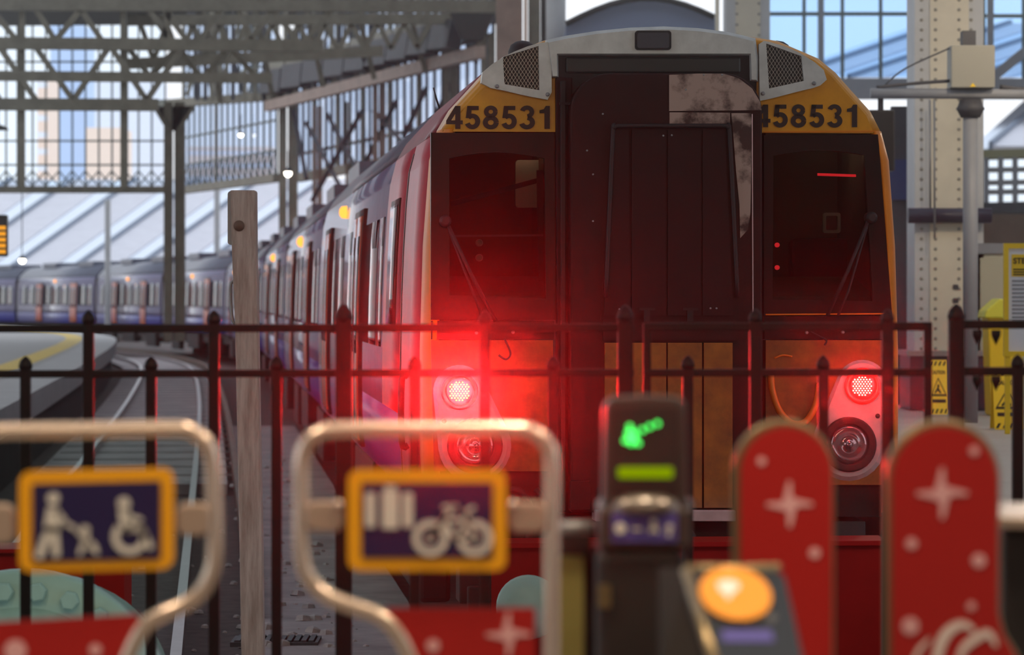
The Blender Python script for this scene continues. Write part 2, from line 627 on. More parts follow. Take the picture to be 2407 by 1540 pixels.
# ------------------------------------------------------------------ empty track on the left
tr = thing('railway_track', 'empty curved railway track left of the train ending at the mint buffer', 'track')
for off in (-1.45, -2.95):
    mb = MB(); ribbon(mb, 17.5, 150, off - 0.035, off + 0.035, -0.1, 0.06, 3); obj('rail', mb, M['rail'], tr)
mb = MB(); ribbon(mb, 24, 150, -0.98, -0.90, -0.05, 0.12, 3); obj('conductor_rail', mb, M['rail_rust'], tr)
sl = shared('sleeper', MB().box((0, 0, 0), (2.5, 0.26, 0.06)), M['sleeper'])
for k in range(26):
    d = 44 + k * 2.2
    a = math.atan2(flank(d) - flank(d + 1), 1)
    inst('sleeper', sl, tr, (flank(d) - 2.2, d, -0.085), (0, 0, a))
gr = thing('drain_grate', 'slatted metal drain grate set in the concrete by the post', 'grate', (-1.52, 22.3, -0.02))
obj('grate_frame', MB().ring(
    [(-1.8, 22.1, 0.0), (-1.24, 22.1, 0.0), (-1.24, 22.55, 0.0), (-1.8, 22.55, 0.0)],
    [(-1.78, 22.13, 0.0), (-1.26, 22.13, 0.0), (-1.26, 22.52, 0.0), (-1.78, 22.52, 0.0)],
    [(-1.8, 22.1, -0.03), (-1.24, 22.1, -0.03), (-1.24, 22.55, -0.03), (-1.8, 22.55, -0.03)],
    [(-1.78, 22.13, -0.03), (-1.26, 22.13, -0.03), (-1.26, 22.52, -0.03), (-1.78, 22.52, -0.03)]), M['steel_dark'], gr)
slat = shared('slat', MB().box((0, 0, 0), (0.032, 0.4, 0.03)), M['steel_dark'])
for k in range(11):
    inst('slat', slat, gr, (-1.755 + k * 0.047, 22.325, -0.005))
mb = MB()
for k in range(260):
    dd = 22 + 26 * rnd.random() ** 1.6
    x = flank(dd) - (0.25 + 0.75 * rnd.random() if k % 3 else 1.0 + 2.2 * rnd.random())
    q = 0.02 + 0.05 * rnd.random() ** 2
    lathe(mb, [(0.0, 0), (q, 0.0), (q * 0.8, q * 0.6), (q * 0.25, q * 0.8)], (x, dd, -0.03 if k % 3 else -0.2), (0.3 * rnd.random(), 0.3 * rnd.random(), 1), 6, False)
tag(obj('rubble', mb, M['rubble']), 'loose pale stones and litter strewn on the concrete between the tracks', 'rubble', kind='stuff')

# ------------------------------------------------------------------ the train
T0 = Matrix.Translation((0.88, 20.0, 0)) @ Matrix.Rotation(TH, 4, 'Z')
T0i = T0.inverted()


def F(px, py, v=0.0):
    """point of the frame carried onto the train's front, v behind its face: (across, along, up) of the train"""
    o = T0i @ Vector((0, 0, HC))
    q = T0i.to_3x3() @ Vector(((px - CX) / FPX, 1.0, -(py - HY) / FPX))
    t = (v - o.y) / q.y
    return o + q * t


def fslab(mb, poly, v, t, smooth=False):
    a = [F(x, y, v) for x, y in poly]
    return mb.loft([a, [p + Vector((0, t, 0)) for p in a]])


def fring(mb, outer, inner, v, t):
    o, i = [F(x, y, v) for x, y in outer], [F(x, y, v) for x, y in inner]
    D = Vector((0, t, 0))
    return mb.ring(o, i, [p + D for p in o], [p + D for p in i])


SIDE = [(1.37, 0.95), (1.39, 1.1), (1.40, 1.3), (1.402, 1.6), (1.40, 1.9), (1.394, 2.2), (1.382, 2.5), (1.364, 2.8), (1.345, 3.0), (1.30, 3.17)]
TOP = [(1.23, 3.29), (1.11, 3.42), (1.02, 3.52), (0.92, 3.60), (0.68, 3.70), (0.34, 3.75), (0, 3.77)]
HALF = SIDE + TOP


def section(v, inset=0.0, half=HALF, dz=0.0):
    r = [(u - inset, v, z - (dz if z > 3.2 else 0)) for u, z in half]
    l = [(-(u - inset), v, z - (dz if z > 3.2 else 0)) for u, z in reversed(half[:-1])] if half[-1][0] == 0 else [(-(u - inset), v, z) for u, z in reversed(half)]
    return r + l


tn = thing('train_carriage', 'leading red carriage with yellow cab front, red tail lamps and number 458531', 'train', (0.88, 20.0, 0), TH, 'carriages of the train')
# shell: flanks lower blue, white-grey middle, red round the cab; roof


def skin(side, z0, z1, v0, v1, m, name, off=0.0, parent=None, depth=0.02, label=None, bevel=0):
    """a sheet of the flank between heights z0 and z1, following the body section"""
    def uat(z):
        for (u0, a), (u1, b) in zip(HALF, HALF[1:]):
            if a <= z <= b:
                return u0 + (u1 - u0) * (z - a) / (b - a)
        return HALF[0][0]
    zs = [z0] + [z for u, z in HALF if z0 < z < z1] + [z1]
    mb = MB()
    rings = []
    for v in (v0, v1):
        tp = 0.006 * max(0.0, 1 - v / 2.27) if (parent is None and v0 < 2.4) else 0.0
        rings.append([(side * (uat(z) + off - tp), v, z) for z in zs] + [(side * (uat(z) + off - depth - tp), v, z) for z in reversed(zs)])
    mb.loft(rings)
    mb.sm[:len(zs) - 1] = [True] * (len(zs) - 1)
    return obj(name, mb, m, parent or tn, True, label, bevel)


CARL = 19.5
for s in (-1, 1):
    skin(s, 0.95, 1.45, 2.3, CARL, M['car_blue'], 'lower_panel')
    skin(s, 1.45, 3.17, 4.7, CARL, M['car_side'], 'side_panel')
    skin(s, 1.45, 3.17, 2.3, 4.7, M['maroon'], 'cab_door_panel', 0.0)
    skin(s, 0.95, 3.17, 0.26, 2.27, M['maroon'], 'cab_side_panel')
mb = MB()
mb.loft([[(u, v, z) for (u, v, z) in section(v, 0, [(1.30, 3.17)] + TOP)] for v in (0.3, 1.0, 4.7)], True, True)
obj('cab_roof', mb, M['maroon_roof'], tn, True)
mb = MB()
mb.loft([[(u, v, z) for (u, v, z) in section(v, 0, [(1.30, 3.17)] + TOP)] for v in (4.72, CARL)], True, True)
obj('roof_panel', mb, M['car_roof'], tn, True)
# cab corners (amber wrap from the face round to the flank)
for s in (-1, 1):
    mb = MB()
    prof = [(0.075, 0.0), (0.06, 0.006), (0.035, 0.035), (0.012, 0.1), (0.0, 0.26)]
    rings = []
    for z, dz in ((0.95, 0), (1.3, 0), (1.9, 0), (2.5, 0), (3.0, 0), (3.17, 0)):
        u = [a for a, b in SIDE if abs(b - z) < 0.06]
        u = u[0] if u else 1.40
        rings.append([(s * (u - i), v, z) for i, v in prof] + [(s * (u - i - 0.02), v + 0.03, z) for i, v in reversed(prof)])
    mb.loft(rings, True, True)
    obj('cab_corner', mb, M['orange_edge'], tn, True)
# yellow crown from the window heads up to the roof edge
mb = MB()
half_in = [(1.225, 3.155)] + [(u - 0.05, z - 0.03) for u, z in TOP[:-1]] + [(0, 3.74)]
r0 = section(0.0, 0, half_in)
half_mid = [(1.28, 3.16)] + [(u - 0.012, z - 0.008) for u, z in TOP[:-1]] + [(0, 3.762)]
r1 = section(0.06, 0, half_mid)
r2 = section(0.3, 0, [(1.30, 3.17)] + TOP)
mb.loft([r0, r1, r2], True, True)
crown = obj('cab_crown', mb, M['yellow'], tn, True)
for p in crown.data.polygons:
    if len(p.vertices) > 4:
        p.use_smooth = False
# lower yellow front with recess for windows
def fpart(name, poly, v, t, m, parent=None, bevel=0, label=None):
    mb = MB()
    fslab(mb, poly, v, t)
    return obj(name, mb, M[m], parent or tn, True, label, bevel)
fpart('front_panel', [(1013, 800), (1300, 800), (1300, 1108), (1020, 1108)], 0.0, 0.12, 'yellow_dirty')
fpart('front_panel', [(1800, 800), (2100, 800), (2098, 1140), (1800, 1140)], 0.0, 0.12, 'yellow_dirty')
fpart('valance', [(1010, 1108), (1310, 1108), (1310, 1290), (1030, 1290)], 0.06, 0.15, 'under')
fpart('valance', [(1790, 1140), (2100, 1140), (2075, 1215), (1790, 1215)], 0.06, 0.15, 'under')
fpart('wiper_panel', [(1013, 754), (1303, 754), (1303, 798), (1013, 798)], 0.01, 0.1, 'black_glass_frame')
fpart('wiper_panel', [(1797, 744), (2098, 742), (2100, 798), (1797, 798)], 0.01, 0.1, 'black_glass_frame')
# windscreens
def lerp_poly(a, b, n):
    return [(a[0] + (b[0] - a[0]) * k / n, a[1] + (b[1] - a[1]) * k / n) for k in range(n)]
def quad_ring(q, n=6):
    out = []
    for i in range(4):
        out += lerp_poly(q[i], q[(i + 1) % 4], n)
    return out
for nm, outq, inq, arch in (('left', ((1013, 312), (1303, 312), (1306, 752), (1013, 752)), ((1056, 372), (1280, 372), (1284, 702), (1057, 694)), 14),
                            ('right', ((1796, 318), (2064, 316), (2097, 740), (1796, 742)), ((1818, 366), (2032, 364), (2052, 708), (1816, 704)), 12)):
    fr = MB()
    o_, i_ = quad_ring(outq), quad_ring(inq)
    i_ = [(x, y - (arch * math.sin(math.pi * k / 6) if k < 6 else 0)) for k, (x, y) in enumerate(i_)]
    fring(fr, o_, i_, 0.0, 0.07)
    wf = obj('windscreen_frame', fr, M['black_glass_frame'], tn, True)
    g = MB(); fslab(g, i_, 0.03, 0.006)
    obj('windscreen', g, M['screen'], wf, True)
    x0, x1 = outq[0][0], outq[1][0]
    # cab room behind the glass
    room = MB()
    a, b = F(x0 + 4, 318, 0.09), F(x1, 752, 0.09)
    z0, z1 = min(a.z, b.z), max(a.z, b.z)
    u0, u1 = max(min(a.x, b.x), -1.27), min(max(a.x, b.x), 1.27)
    room.box(((u0 + u1) / 2, 1.35, (z0 + z1) / 2), (u1 - u0, 0.04, z1 - z0))
    room.box((u0, 0.72, (z0 + z1) / 2), (0.03, 1.25, z1 - z0))
    room.box((u1, 0.72, (z0 + z1) / 2), (0.03, 1.25, z1 - z0))
    room.box(((u0 + u1) / 2, 0.72, z1), (u1 - u0, 1.25, 0.03))
    obj('cab_room', room, M['cab_brown' if nm == 'left' else 'cab_grey'], tn, True)
    desk = MB()
    desk.loft([[(u0, 0.11, z0), (u1, 0.11, z0), (u1, 0.8, z0), (u0, 0.8, z0)],
               [(u0, 0.11, z0 + 0.14), (u1, 0.11, z0 + 0.14), (u1, 0.8, z0 + 0.26), (u0, 0.8, z0 + 0.26)]])
    obj('driving_desk', desk, M['cab_grey'], tn, True, bevel=0.02)
# things seen inside the cabs, and a windscreen reflection
mb = MB(); fslab(mb, rrect(1212, 376, 1276, 488, 8), 0.9, 0.05); obj('cab_reflection', mb, M['cab_pale'], tn, True)  # pale plate stands in for a bright reflection in the glass
mb = MB(); fslab(mb, [(1262, 400), (1276, 400), (1284, 690), (1268, 690)], 0.6, 0.04); obj('cab_post', mb, M['cab_grey'], tn, True)
obj('cab_rail', MB().bar(F(1060, 480, 0.7), F(1280, 420, 0.7), 0.03, 0.03), M['rubber'], tn, True)
obj('cab_rail', MB().bar(F(1060, 555, 0.6), F(1285, 553, 0.6), 0.012, 0.012), M['galv'], tn, True)
for (px_, py_, e_) in ((1235, 340, 0.5), (1930, 350, 0.6)):
    lamp('cab_fill_light', 'POINT', T0 @ F(px_, py_, 0.8), e_, (1.0, 0.62, 0.36), 0.08)  # added fill to brighten the closed cab rooms, no fitting here
for y in (571, 606):
    mb = MB(); lathe(mb, [(0.022, 0), (0.022, -0.03), (0.012, -0.035), (0.012, -0.02)], F(1126, y, 0.5), (0, 1, 0), 16)
    obj('cab_dial', mb, M['cab_pale'], tn, True)
mb = MB(); fslab(mb, [(1922, 407), (2012, 410), (2012, 416), (1922, 413)], 0.5, 0.01); obj('cab_light_strip', mb, M['red_strip'], tn, True, 'thin glowing red strip')
for y in (576, 629):
    mb = MB(); lathe(mb, [(0.014, 0), (0.014, -0.02), (0.006, -0.022)], F(1826, y, 0.3), (0, 1, 0), 12)
    obj('cab_warning_lamp', mb, M['red_strip'], tn, True, 'small glowing red cab lamp')
mb = MB(); fslab(mb, [(2048, 560), (2051, 560), (2054, 665), (2051, 665)], 0.3, 0.01); obj('cab_light_strip', mb, M['red_strip'], tn, True, 'upright glowing red strip')
mb = MB(); fring(mb, rrect(1935, 500, 1976, 548, 6), rrect(1942, 507, 1969, 541, 3), 0.9, 0.03); obj('seat_frame', mb, M['cab_pale'], tn, True)
mb = MB(); fslab(mb, rrect(1860, 560, 2000, 705, 14), 1.0, 0.12); obj('driver_seat', mb, M['rubber'], tn, True, bevel=0.02)
# wipers
for arms, piv in ((((1050, 522), (1165, 756)), (1046, 520)), (((2044, 512), (1945, 742)), (2046, 512))):
    mb = MB()
    (ax, ay), (bx, by) = arms
    s = 1 if bx > ax else -1
    mb.tube([F(ax, ay, -0.03), F((ax + bx) / 2, (ay + by) / 2 + 6, -0.05), F(bx, by, -0.05)], 0.011, 8)
    mb.tube([F(ax + 6 * s, ay + 20, -0.02), F(bx - 50 * s, by - 60, -0.03), F(bx - 25 * s, by, -0.04)], 0.008, 8)
    lathe(mb, [(0.035, 0.03), (0.035, -0.04), (0.02, -0.06)], F(piv[0], piv[1], 0.0), (0, 1, 0), 14)
    obj('wiper', mb, M['rubber'], tn, True)
for pts in (((1185, 795), (1200, 830), (1190, 845), (1172, 835)), ((1905, 780), (1925, 790), (1942, 800), (1938, 812))):
    mb = MB(); mb.tube(smooth_path([F(x, y, -0.02) for x, y in pts]), 0.006, 6); obj('washer_hose', mb, M['rubber'], tn, True)
for x, y in ((1120, 783), (1206, 781), (1896, 782), (1981, 781)):
    mb = MB(); lathe(mb, [(0.01, 0.01), (0.01, -0.008), (0.006, -0.012)], F(x, y, 0.0), (0, 1, 0), 10)
    obj('bolt', mb, M['galv'], tn, True)
mb = MB(); fslab(mb, [(1796, 309), (2056, 307), (2056, 310), (1796, 312)], -0.008, 0.01); obj('window_head_trim', mb, M['orange_edge'], tn, True)
mb = MB(); fslab(mb, [(1800, 738), (2092, 736), (2092, 739), (1800, 741)], -0.008, 0.01); obj('window_sill_trim', mb, M['orange_edge'], tn, True)
# numbers
def letters(txt, x0, x1, y0, y1, conv, m, parent, name='lettering', off=0.02, label=None, local=True):
    cu = bpy.data.curves.new('txt', 'FONT')
    cu.body = txt
    cu.offset = off
    cu.extrude = 0.02
    to = bpy.data.objects.new('txt', cu)
    COL.objects.link(to)
    bpy.context.view_layer.update()
    me = bpy.data.meshes.new_from_object(to.evaluated_get(bpy.context.evaluated_depsgraph_get()))
    bpy.data.objects.remove(to)
    xs = [v.co.x for v in me.vertices]; ys = [v.co.y for v in me.vertices]; zs = [v.co.z for v in me.vertices]
    ax, bx, ay, by = min(xs), max(xs), min(ys), max(ys)
    mb = MB()
    for v in me.vertices:
        tx = (v.co.x - ax) / (bx - ax); ty = (v.co.y - ay) / (by - ay)
        mb.v.append(conv(x0 + tx * (x1 - x0), y1 + ty * (y0 - y1), v.co.z > 0))
    for p in me.polygons:
        mb.face(list(p.vertices))
    bpy.data.meshes.remove(me)
    return obj(name, mb, m, parent, local, label)
def ribbon2(pts, wd):
    l, r = [], []
    n = len(pts)
    for i in range(n):
        (ax, ay), (bx, by) = pts[max(i - 1, 0)], pts[min(i + 1, n - 1)]
        L = math.hypot(bx - ax, by - ay)
        nx, ny = -(by - ay) / L * wd / 2, (bx - ax) / L * wd / 2
        l.append((pts[i][0] + nx, pts[i][1] + ny)); r.append((pts[i][0] - nx, pts[i][1] - ny))
    return l, r
def arc2(cx, cy, rx, ry, a0, a1, n=18):
    return [(cx + rx * math.cos(R(a0 + (a1 - a0) * k / n)), cy + ry * math.sin(R(a0 + (a1 - a0) * k / n))) for k in range(n + 1)]
DIGIT = {
    '1': ([[(.45, 0), (.45, 1), (.29, 1), (.22, .86), (.05, .81), (.05, .68), (.24, .68), (.24, 0)]], []),
    '4': ([[(.33, 0), (.53, 0), (.53, 1), (.33, 1)], [(-.02, .20), (.62, .20), (.62, .37), (-.02, .37)], [(-.02, .36), (.17, .36), (.52, 1), (.33, 1)]], []),
    '5': ([[(.09, .82), (.53, .82), (.53, 1), (.09, 1)], [(.09, 1), (.27, 1), (.23, .47), (.03, .47)]], [(arc2(.285, .325, .205, .245, 140, -160), .195)]),
    '8': ([], [(arc2(.29, .745, .175, .18, 0, 360, 24), .18), (arc2(.29, .28, .21, .205, 0, 360, 24), .195)]),
    '3': ([], [(arc2(.275, .735, .185, .19, 165, -85), .185), (arc2(.275, .28, .21, .205, 85, -165), .195)]),
}
def numerals(txt, x0, adv, y0, y1, parent, label):
    h = y1 - y0
    for k, ch in enumerate(txt):
        mb = MB()
        polys, strokes = DIGIT[ch]
        cv = lambda p, f: F(x0 + k * adv + p[0] * h * 1.13, y1 - p[1] * h, -0.006 if f else 0.0)
        for p in polys:
            mb.loft([[cv(q, 1) for q in p], [cv(q, 0) for q in p]])
        for pts, wd in strokes:
            l, r = ribbon2(pts, wd)
            b = len(mb.v)
            for a_, c_ in zip(l, r):
                mb.v.extend((cv(a_, 1), cv(c_, 1), cv(c_, 0), cv(a_, 0)))
            n = len(l)
            for i in range(n - 1):
                for e in range(4):
                    f_ = (e + 1) % 4
                    mb.face((b + 4 * i + e, b + 4 * i + f_, b + 4 * i + 4 + f_, b + 4 * i + 4 + e))
            mb.face((b, b + 1, b + 2, b + 3)); mb.face((b + 4 * n - 4, b + 4 * n - 3, b + 4 * n - 2, b + 4 * n - 1))
        obj('numeral', mb, M['numeral'], parent, True, label)
numerals('458531', 1050, 43.0, 249, 303, tn, 'dark numeral of the unit number 458531')
numerals('458531', 1774, 42.8, 246, 299, tn, 'dark numeral of the unit number 458531')
# silver hood
arc = [(1284, 94), (1330, 84), (1400, 73), (1480, 65), (1560, 62), (1640, 66), (1710, 75), (1776, 90)]
mb = MB()
poly = [(1297, 182)] + arc[:] + [(1783, 140), (1782, 192), (1763, 190), (1762, 130), (1312, 130), (1313, 182)]
a = [F(x, y, -0.03) for x, y in poly]
b = [F(x, y, -0.055) for x, y in [(1300, 179), (1290, 100), (1332, 91), (1400, 80), (1480, 72), (1560, 69), (1640, 73), (1710, 82), (1771, 97), (1778, 140), (1778, 188), (1767, 187), (1765, 126), (1309, 126), (1310, 179)]]
c = [p + Vector((0, 0.5, 0)) for p in a]
mb.loft([b, a, c])
hood = obj('silver_hood', mb, M['silver'], tn, True, 'silver roof hood')
mb = MB(); fslab(mb, rrect(1493, 72, 1578, 117, 7), -0.075, 0.05); mk = obj('marker_lamp', mb, M['rubber'], hood, True)
mb = MB(); fslab(mb, rrect(1498, 77, 1573, 113, 6), -0.08, 0.01); obj('marker_glass', mb, M['steel_dark'], hood, True)
mb = MB(); fslab(mb, [(1309, 128), (1762, 128), (1762, 182), (1778, 182), (1778, 312), (1309, 312)], -0.02, 0.1); obj('roller_recess', mb, M['rubber'], tn, True)
mb = MB(); fslab(mb, [(1330, 134), (1742, 134), (1742, 172), (1330, 172)], -0.035, 0.05); obj('roller_blind', mb, M['dark_green'], tn, True, bevel=0.012)
# vent fairings
for out, hole, scr in (
        ([(1296, 96), (1297, 236), (1240, 226), (1190, 214), (1150, 206), (1132, 196), (1126, 184), (1134, 170), (1160, 148), (1200, 125), (1240, 109), (1268, 101)],
         [(1266, 108), (1268, 212), (1186, 198), (1182, 134)], ((1168, 203), (1287, 222))),
        ([(1784, 94), (1812, 99), (1842, 108), (1880, 124), (1915, 146), (1938, 166), (1945, 184), (1940, 196), (1915, 206), (1880, 214), (1835, 226), (1786, 238)],
         [(1801, 102), (1884, 132), (1890, 190), (1808, 208)], ((1793, 220), (1913, 196)))):
    # plate with a four-sided opening: two thin plates, one ring round the mesh
    q = quad_ring(hole, 6)
    cx = sum(x for x, y in hole) / 4; cy = sum(y for x, y in hole) / 4
    def hit(px, py):
        best = None
        n = len(out)
        dx, dy = px - cx, py - cy
        for k in range(n):
            (ax, ay), (bx, by) = out[k], out[(k + 1) % n]
            ex, ey = bx - ax, by - ay
            det = dx * (-ey) + ex * dy
            if abs(det) < 1e-9:
                continue
            t = ((ax - cx) * (-ey) + ex * (ay - cy)) / det
            s = (dx * (ay - cy) - dy * (ax - cx)) / det
            if t > 0 and -1e-6 <= s <= 1 + 1e-6 and (best is None or t < best):
                best = t
        return (cx + dx * best, cy + dy * best)
    o_ = [hit(x, y) for x, y in q]
    mb = MB(); fring(mb, o_, q, -0.045, 0.09)
    fair = obj('vent_fairing', mb, M['silver'], tn, True, 'silver vent fairing with wire mesh')
    mb = MB(); fslab(mb, hole, -0.014, 0.008); obj('vent_back', mb, M['rubber'], fair, True)
    # expanded-metal mesh
    mb = MB()
    (xa, ya), (xb, yb), (xc, yc), (xd, yd) = hole
    xs = [p[0] for p in hole]; ys = [p[1] for p in hole]
    x0, x1, y0, y1 = min(xs), max(xs), min(ys), max(ys)
    def inside(x, y):
        c_ = False
        n = 4
        for k in range(n):
            (ax, ay), (bx, by) = hole[k], hole[(k + 1) % n]
            if (ay > y) != (by > y) and x < (bx - ax) * (y - ay) / (by - ay) + ax:
                c_ = not c_
        return c_
    for sgn in (1, -1):
        for k in range(-30, 60):
            seg = []
            for t in range(0, 121):
                y = y0 + (y1 - y0) * t / 120
                x = x0 + k * 8.4 + sgn * (y - y0) * 0.62
                if inside(x, y):
                    seg.append((x, y))
            if len(seg) > 2:
                mb.bar(F(seg[0][0], seg[0][1], -0.03), F(seg[-1][0], seg[-1][1], -0.03), 0.0018, 0.002, (0, 1, 0))
    obj('wire_mesh', mb, M['mesh'], fair, True, kind='stuff')
    for x, y in scr:
        mb = MB(); lathe(mb, [(0.012, 0.0), (0.012, -0.008), (0.006, -0.012)], F(x, y, -0.045), (0, 1, 0), 10)
        obj('screw', mb, M['galv'], fair, True)
for x in (1228, 1826):
    c = F(x, 122, 0.55)
    mb = MB(); lathe(mb, [(0.085, -0.02), (0.085, 0.03), (0.07, 0.07), (0.04, 0.09), (0.0, 0.098)], (c.x, c.y, c.z - 0.03), (0, 0, 1), 20)
    obj('roof_dome', mb, M['rubber'], tn, True)
# gangway
GV = -0.22
mb = MB()
def gang_outline(x0, x1, y0, y1, r):
    return [(x0, y1)] + [(x0 + r - r * math.cos(R(a)), y0 + r - r * math.sin(R(a))) for a in range(0, 91, 10)] + [(x1 - r + r * math.sin(R(a)), y0 + r - r * math.cos(R(a))) for a in range(0, 91, 10)] + [(x1, y1)]
go = gang_outline(1342, 1792, 172, 1205, 92)
a = [F(x, y, GV) for x, y in go]
mb.loft([a, [p + Vector((0, 0.24, 0)) for p in a]])
gang = obj('gangway_plate', mb, M['gangway'], tn, True, bevel=0.012)
fpart('gangway_side_channel', [(1307, 182), (1345, 182), (1345, 1205), (1312, 1205)], -0.06, 0.08, 'gangway_door', None, 0.006)
fpart('gangway_seal', [(1318, 190), (1330, 190), (1330, 1200), (1320, 1200)], -0.1, 0.1, 'rubber', None, 0.004)
mb = MB(); fslab(mb, [(1316, 240), (1344, 240), (1344, 246), (1316, 246)], -0.11, 0.06); obj('channel_bracket', mb, M['under'], tn, True)
dv = GV - 0.03
mb = MB(); fslab(mb, [(1443, 296), (1712, 296), (1722, 560), (1738, 752), (1412, 752), (1424, 560)], dv + 0.018, 0.02); gd = obj('gangway_door', mb, M['gangway_door'], gang, True)
# four vertical leaves standing proud of the door with dark joints between
for (xa, xb, xc, xd) in ((1440, 1478, 1482, 1420), (1485, 1566, 1566, 1485), (1570, 1648, 1648, 1570), (1652, 1704, 1724, 1652)):
    mb = MB(); fslab(mb, [(xa, 306), (xb, 306), (xc if xc > xd else xb, 742), (xd, 742)], dv, 0.02)
    obj('gangway_door_leaf', mb, M['gangway_door'], gang, True)
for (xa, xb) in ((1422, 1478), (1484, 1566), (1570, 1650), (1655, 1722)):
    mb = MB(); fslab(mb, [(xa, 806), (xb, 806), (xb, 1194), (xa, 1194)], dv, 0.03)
    obj('lower_door_leaf', mb, M['yellow_dirty'], gang, True, 'grimy yellow lower door leaf, colour darkened for shade')
mb = MB(); mb.tube(smooth_path([F(1424, 700, dv), F(1440, 330, dv), F(1446, 300, dv - 0.01), F(1470, 296, dv - 0.012), F(1580, 296, dv - 0.012), F(1690, 296, dv - 0.012), F(1710, 300, dv - 0.01), F(1716, 330, dv), F(1734, 700, dv)], 6), 0.013, 8)
obj('door_seal', mb, M['rubber'], gang, True)
mb = MB(); fslab(mb, [(1418, 752), (1736, 752), (1736, 800), (1418, 800)], dv + 0.01, 0.03); obj('door_kick_plate', mb, M['gangway'], gang, True)
for x in (1504, 1606):
    mb = MB(); fslab(mb, [(x, 724), (x + 36, 724), (x + 36, 730), (x + 24, 730), (x + 24, 756), (x + 10, 756), (x + 10, 730), (x, 730)], dv - 0.012, 0.014); obj('door_catch', mb, M['under'], gang, True)
for x, y in ((1559, 319), (1579, 318), (1456, 727), (1470, 727), (1670, 725), (1684, 725), (1394, 410), (1417, 268), (1394, 520), (1380, 354), (1612, 211), (1654, 176), (1697, 176)):
    mb = MB(); lathe(mb, [(0.006, 0.03), (0.006, -0.004), (0.003, -0.006)], F(x, y, GV - 0.005 if y < 300 or x < 1420 else dv), (0, 1, 0), 8)
    obj('rivet', mb, M['galv'], gang, True)
# stripped patches of bare metal
pv = GV - 0.006
for sp_ in ([(1573, 176), (1640, 173), (1700, 173), (1735, 183), (1768, 208), (1787, 240), (1790, 259), (1573, 261)], [(1574, 264), (1716, 265), (1716, 291), (1574, 291)], [(1719, 266), (1765, 266), (1768, 300), (1764, 500), (1758, 540), (1740, 560), (1738, 480), (1730, 400), (1724, 320)]):
    fpart('stripped_patch', sp_, pv, 0.007, 'bare', gang, 0, 'bare metal patch with paint flakes')
mb = MB(); mb.bar(F(1768, 268, GV - 0.004), F(1770, 740, GV - 0.004), 0.006, 0.006); obj('plate_seam', mb, M['lamp_plate'], gang, True)
mb = MB(); fslab(mb, [(1340, 1130), (1388, 1130), (1388, 1200), (1340, 1200)], GV - 0.05, 0.06); obj('junction_box', mb, M['gangway'], gang, True, bevel=0.006)
mb = MB(); fslab(mb, [(1400, 1200), (1730, 1200), (1730, 1226), (1400, 1226)], GV - 0.08, 0.2); obj('gangway_sill', mb, M['lamp_plate'], tn, True, bevel=0.005)
# under front: coupler, dark gear
mb = MB(); fslab(mb, [(1340, 1226), (1800, 1226), (1800, 1330), (1340, 1330)], -0.05, 0.8); obj('headstock', mb, M['under'], tn, True)
mb = MB(); fslab(mb, rrect(1480, 1240, 1640, 1400, 30), -0.5, 0.5); obj('coupler', mb, M['rubber'], tn, True, bevel=0.03)
mb = MB(); fslab(mb, [(1930, 1225), (2035, 1225), (2035, 1340), (1930, 1340)], 0.1, 0.4); obj('step_box', mb, M['steel_dark'], tn, True, bevel=0.01)
fpart('brake_gear', [(1080, 1240), (1160, 1240), (1160, 1420), (1080, 1420)], 0.0, 0.3, 'under', None, 0.01)
fpart('brake_gear', [(1100, 1380), (1140, 1380), (1140, 1480), (1100, 1480)], -0.1, 0.1, 'under', None, 0.01)
mb = MB(); mb.tube(smooth_path([F(1200, 1150, -0.03), F(1230, 1160, -0.05), F(1250, 1220, -0.08), F(1225, 1330, -0.06)], 6), 0.02, 8); obj('brake_hose', mb, M['rubber'], tn, True)
mb = MB(); mb.tube(smooth_path([F(1260, 1150, -0.03), F(1280, 1190, -0.06), F(1270, 1300, -0.07)], 6), 0.02, 8)
obj('brake_hose', mb, M['rubber'], tn, True)
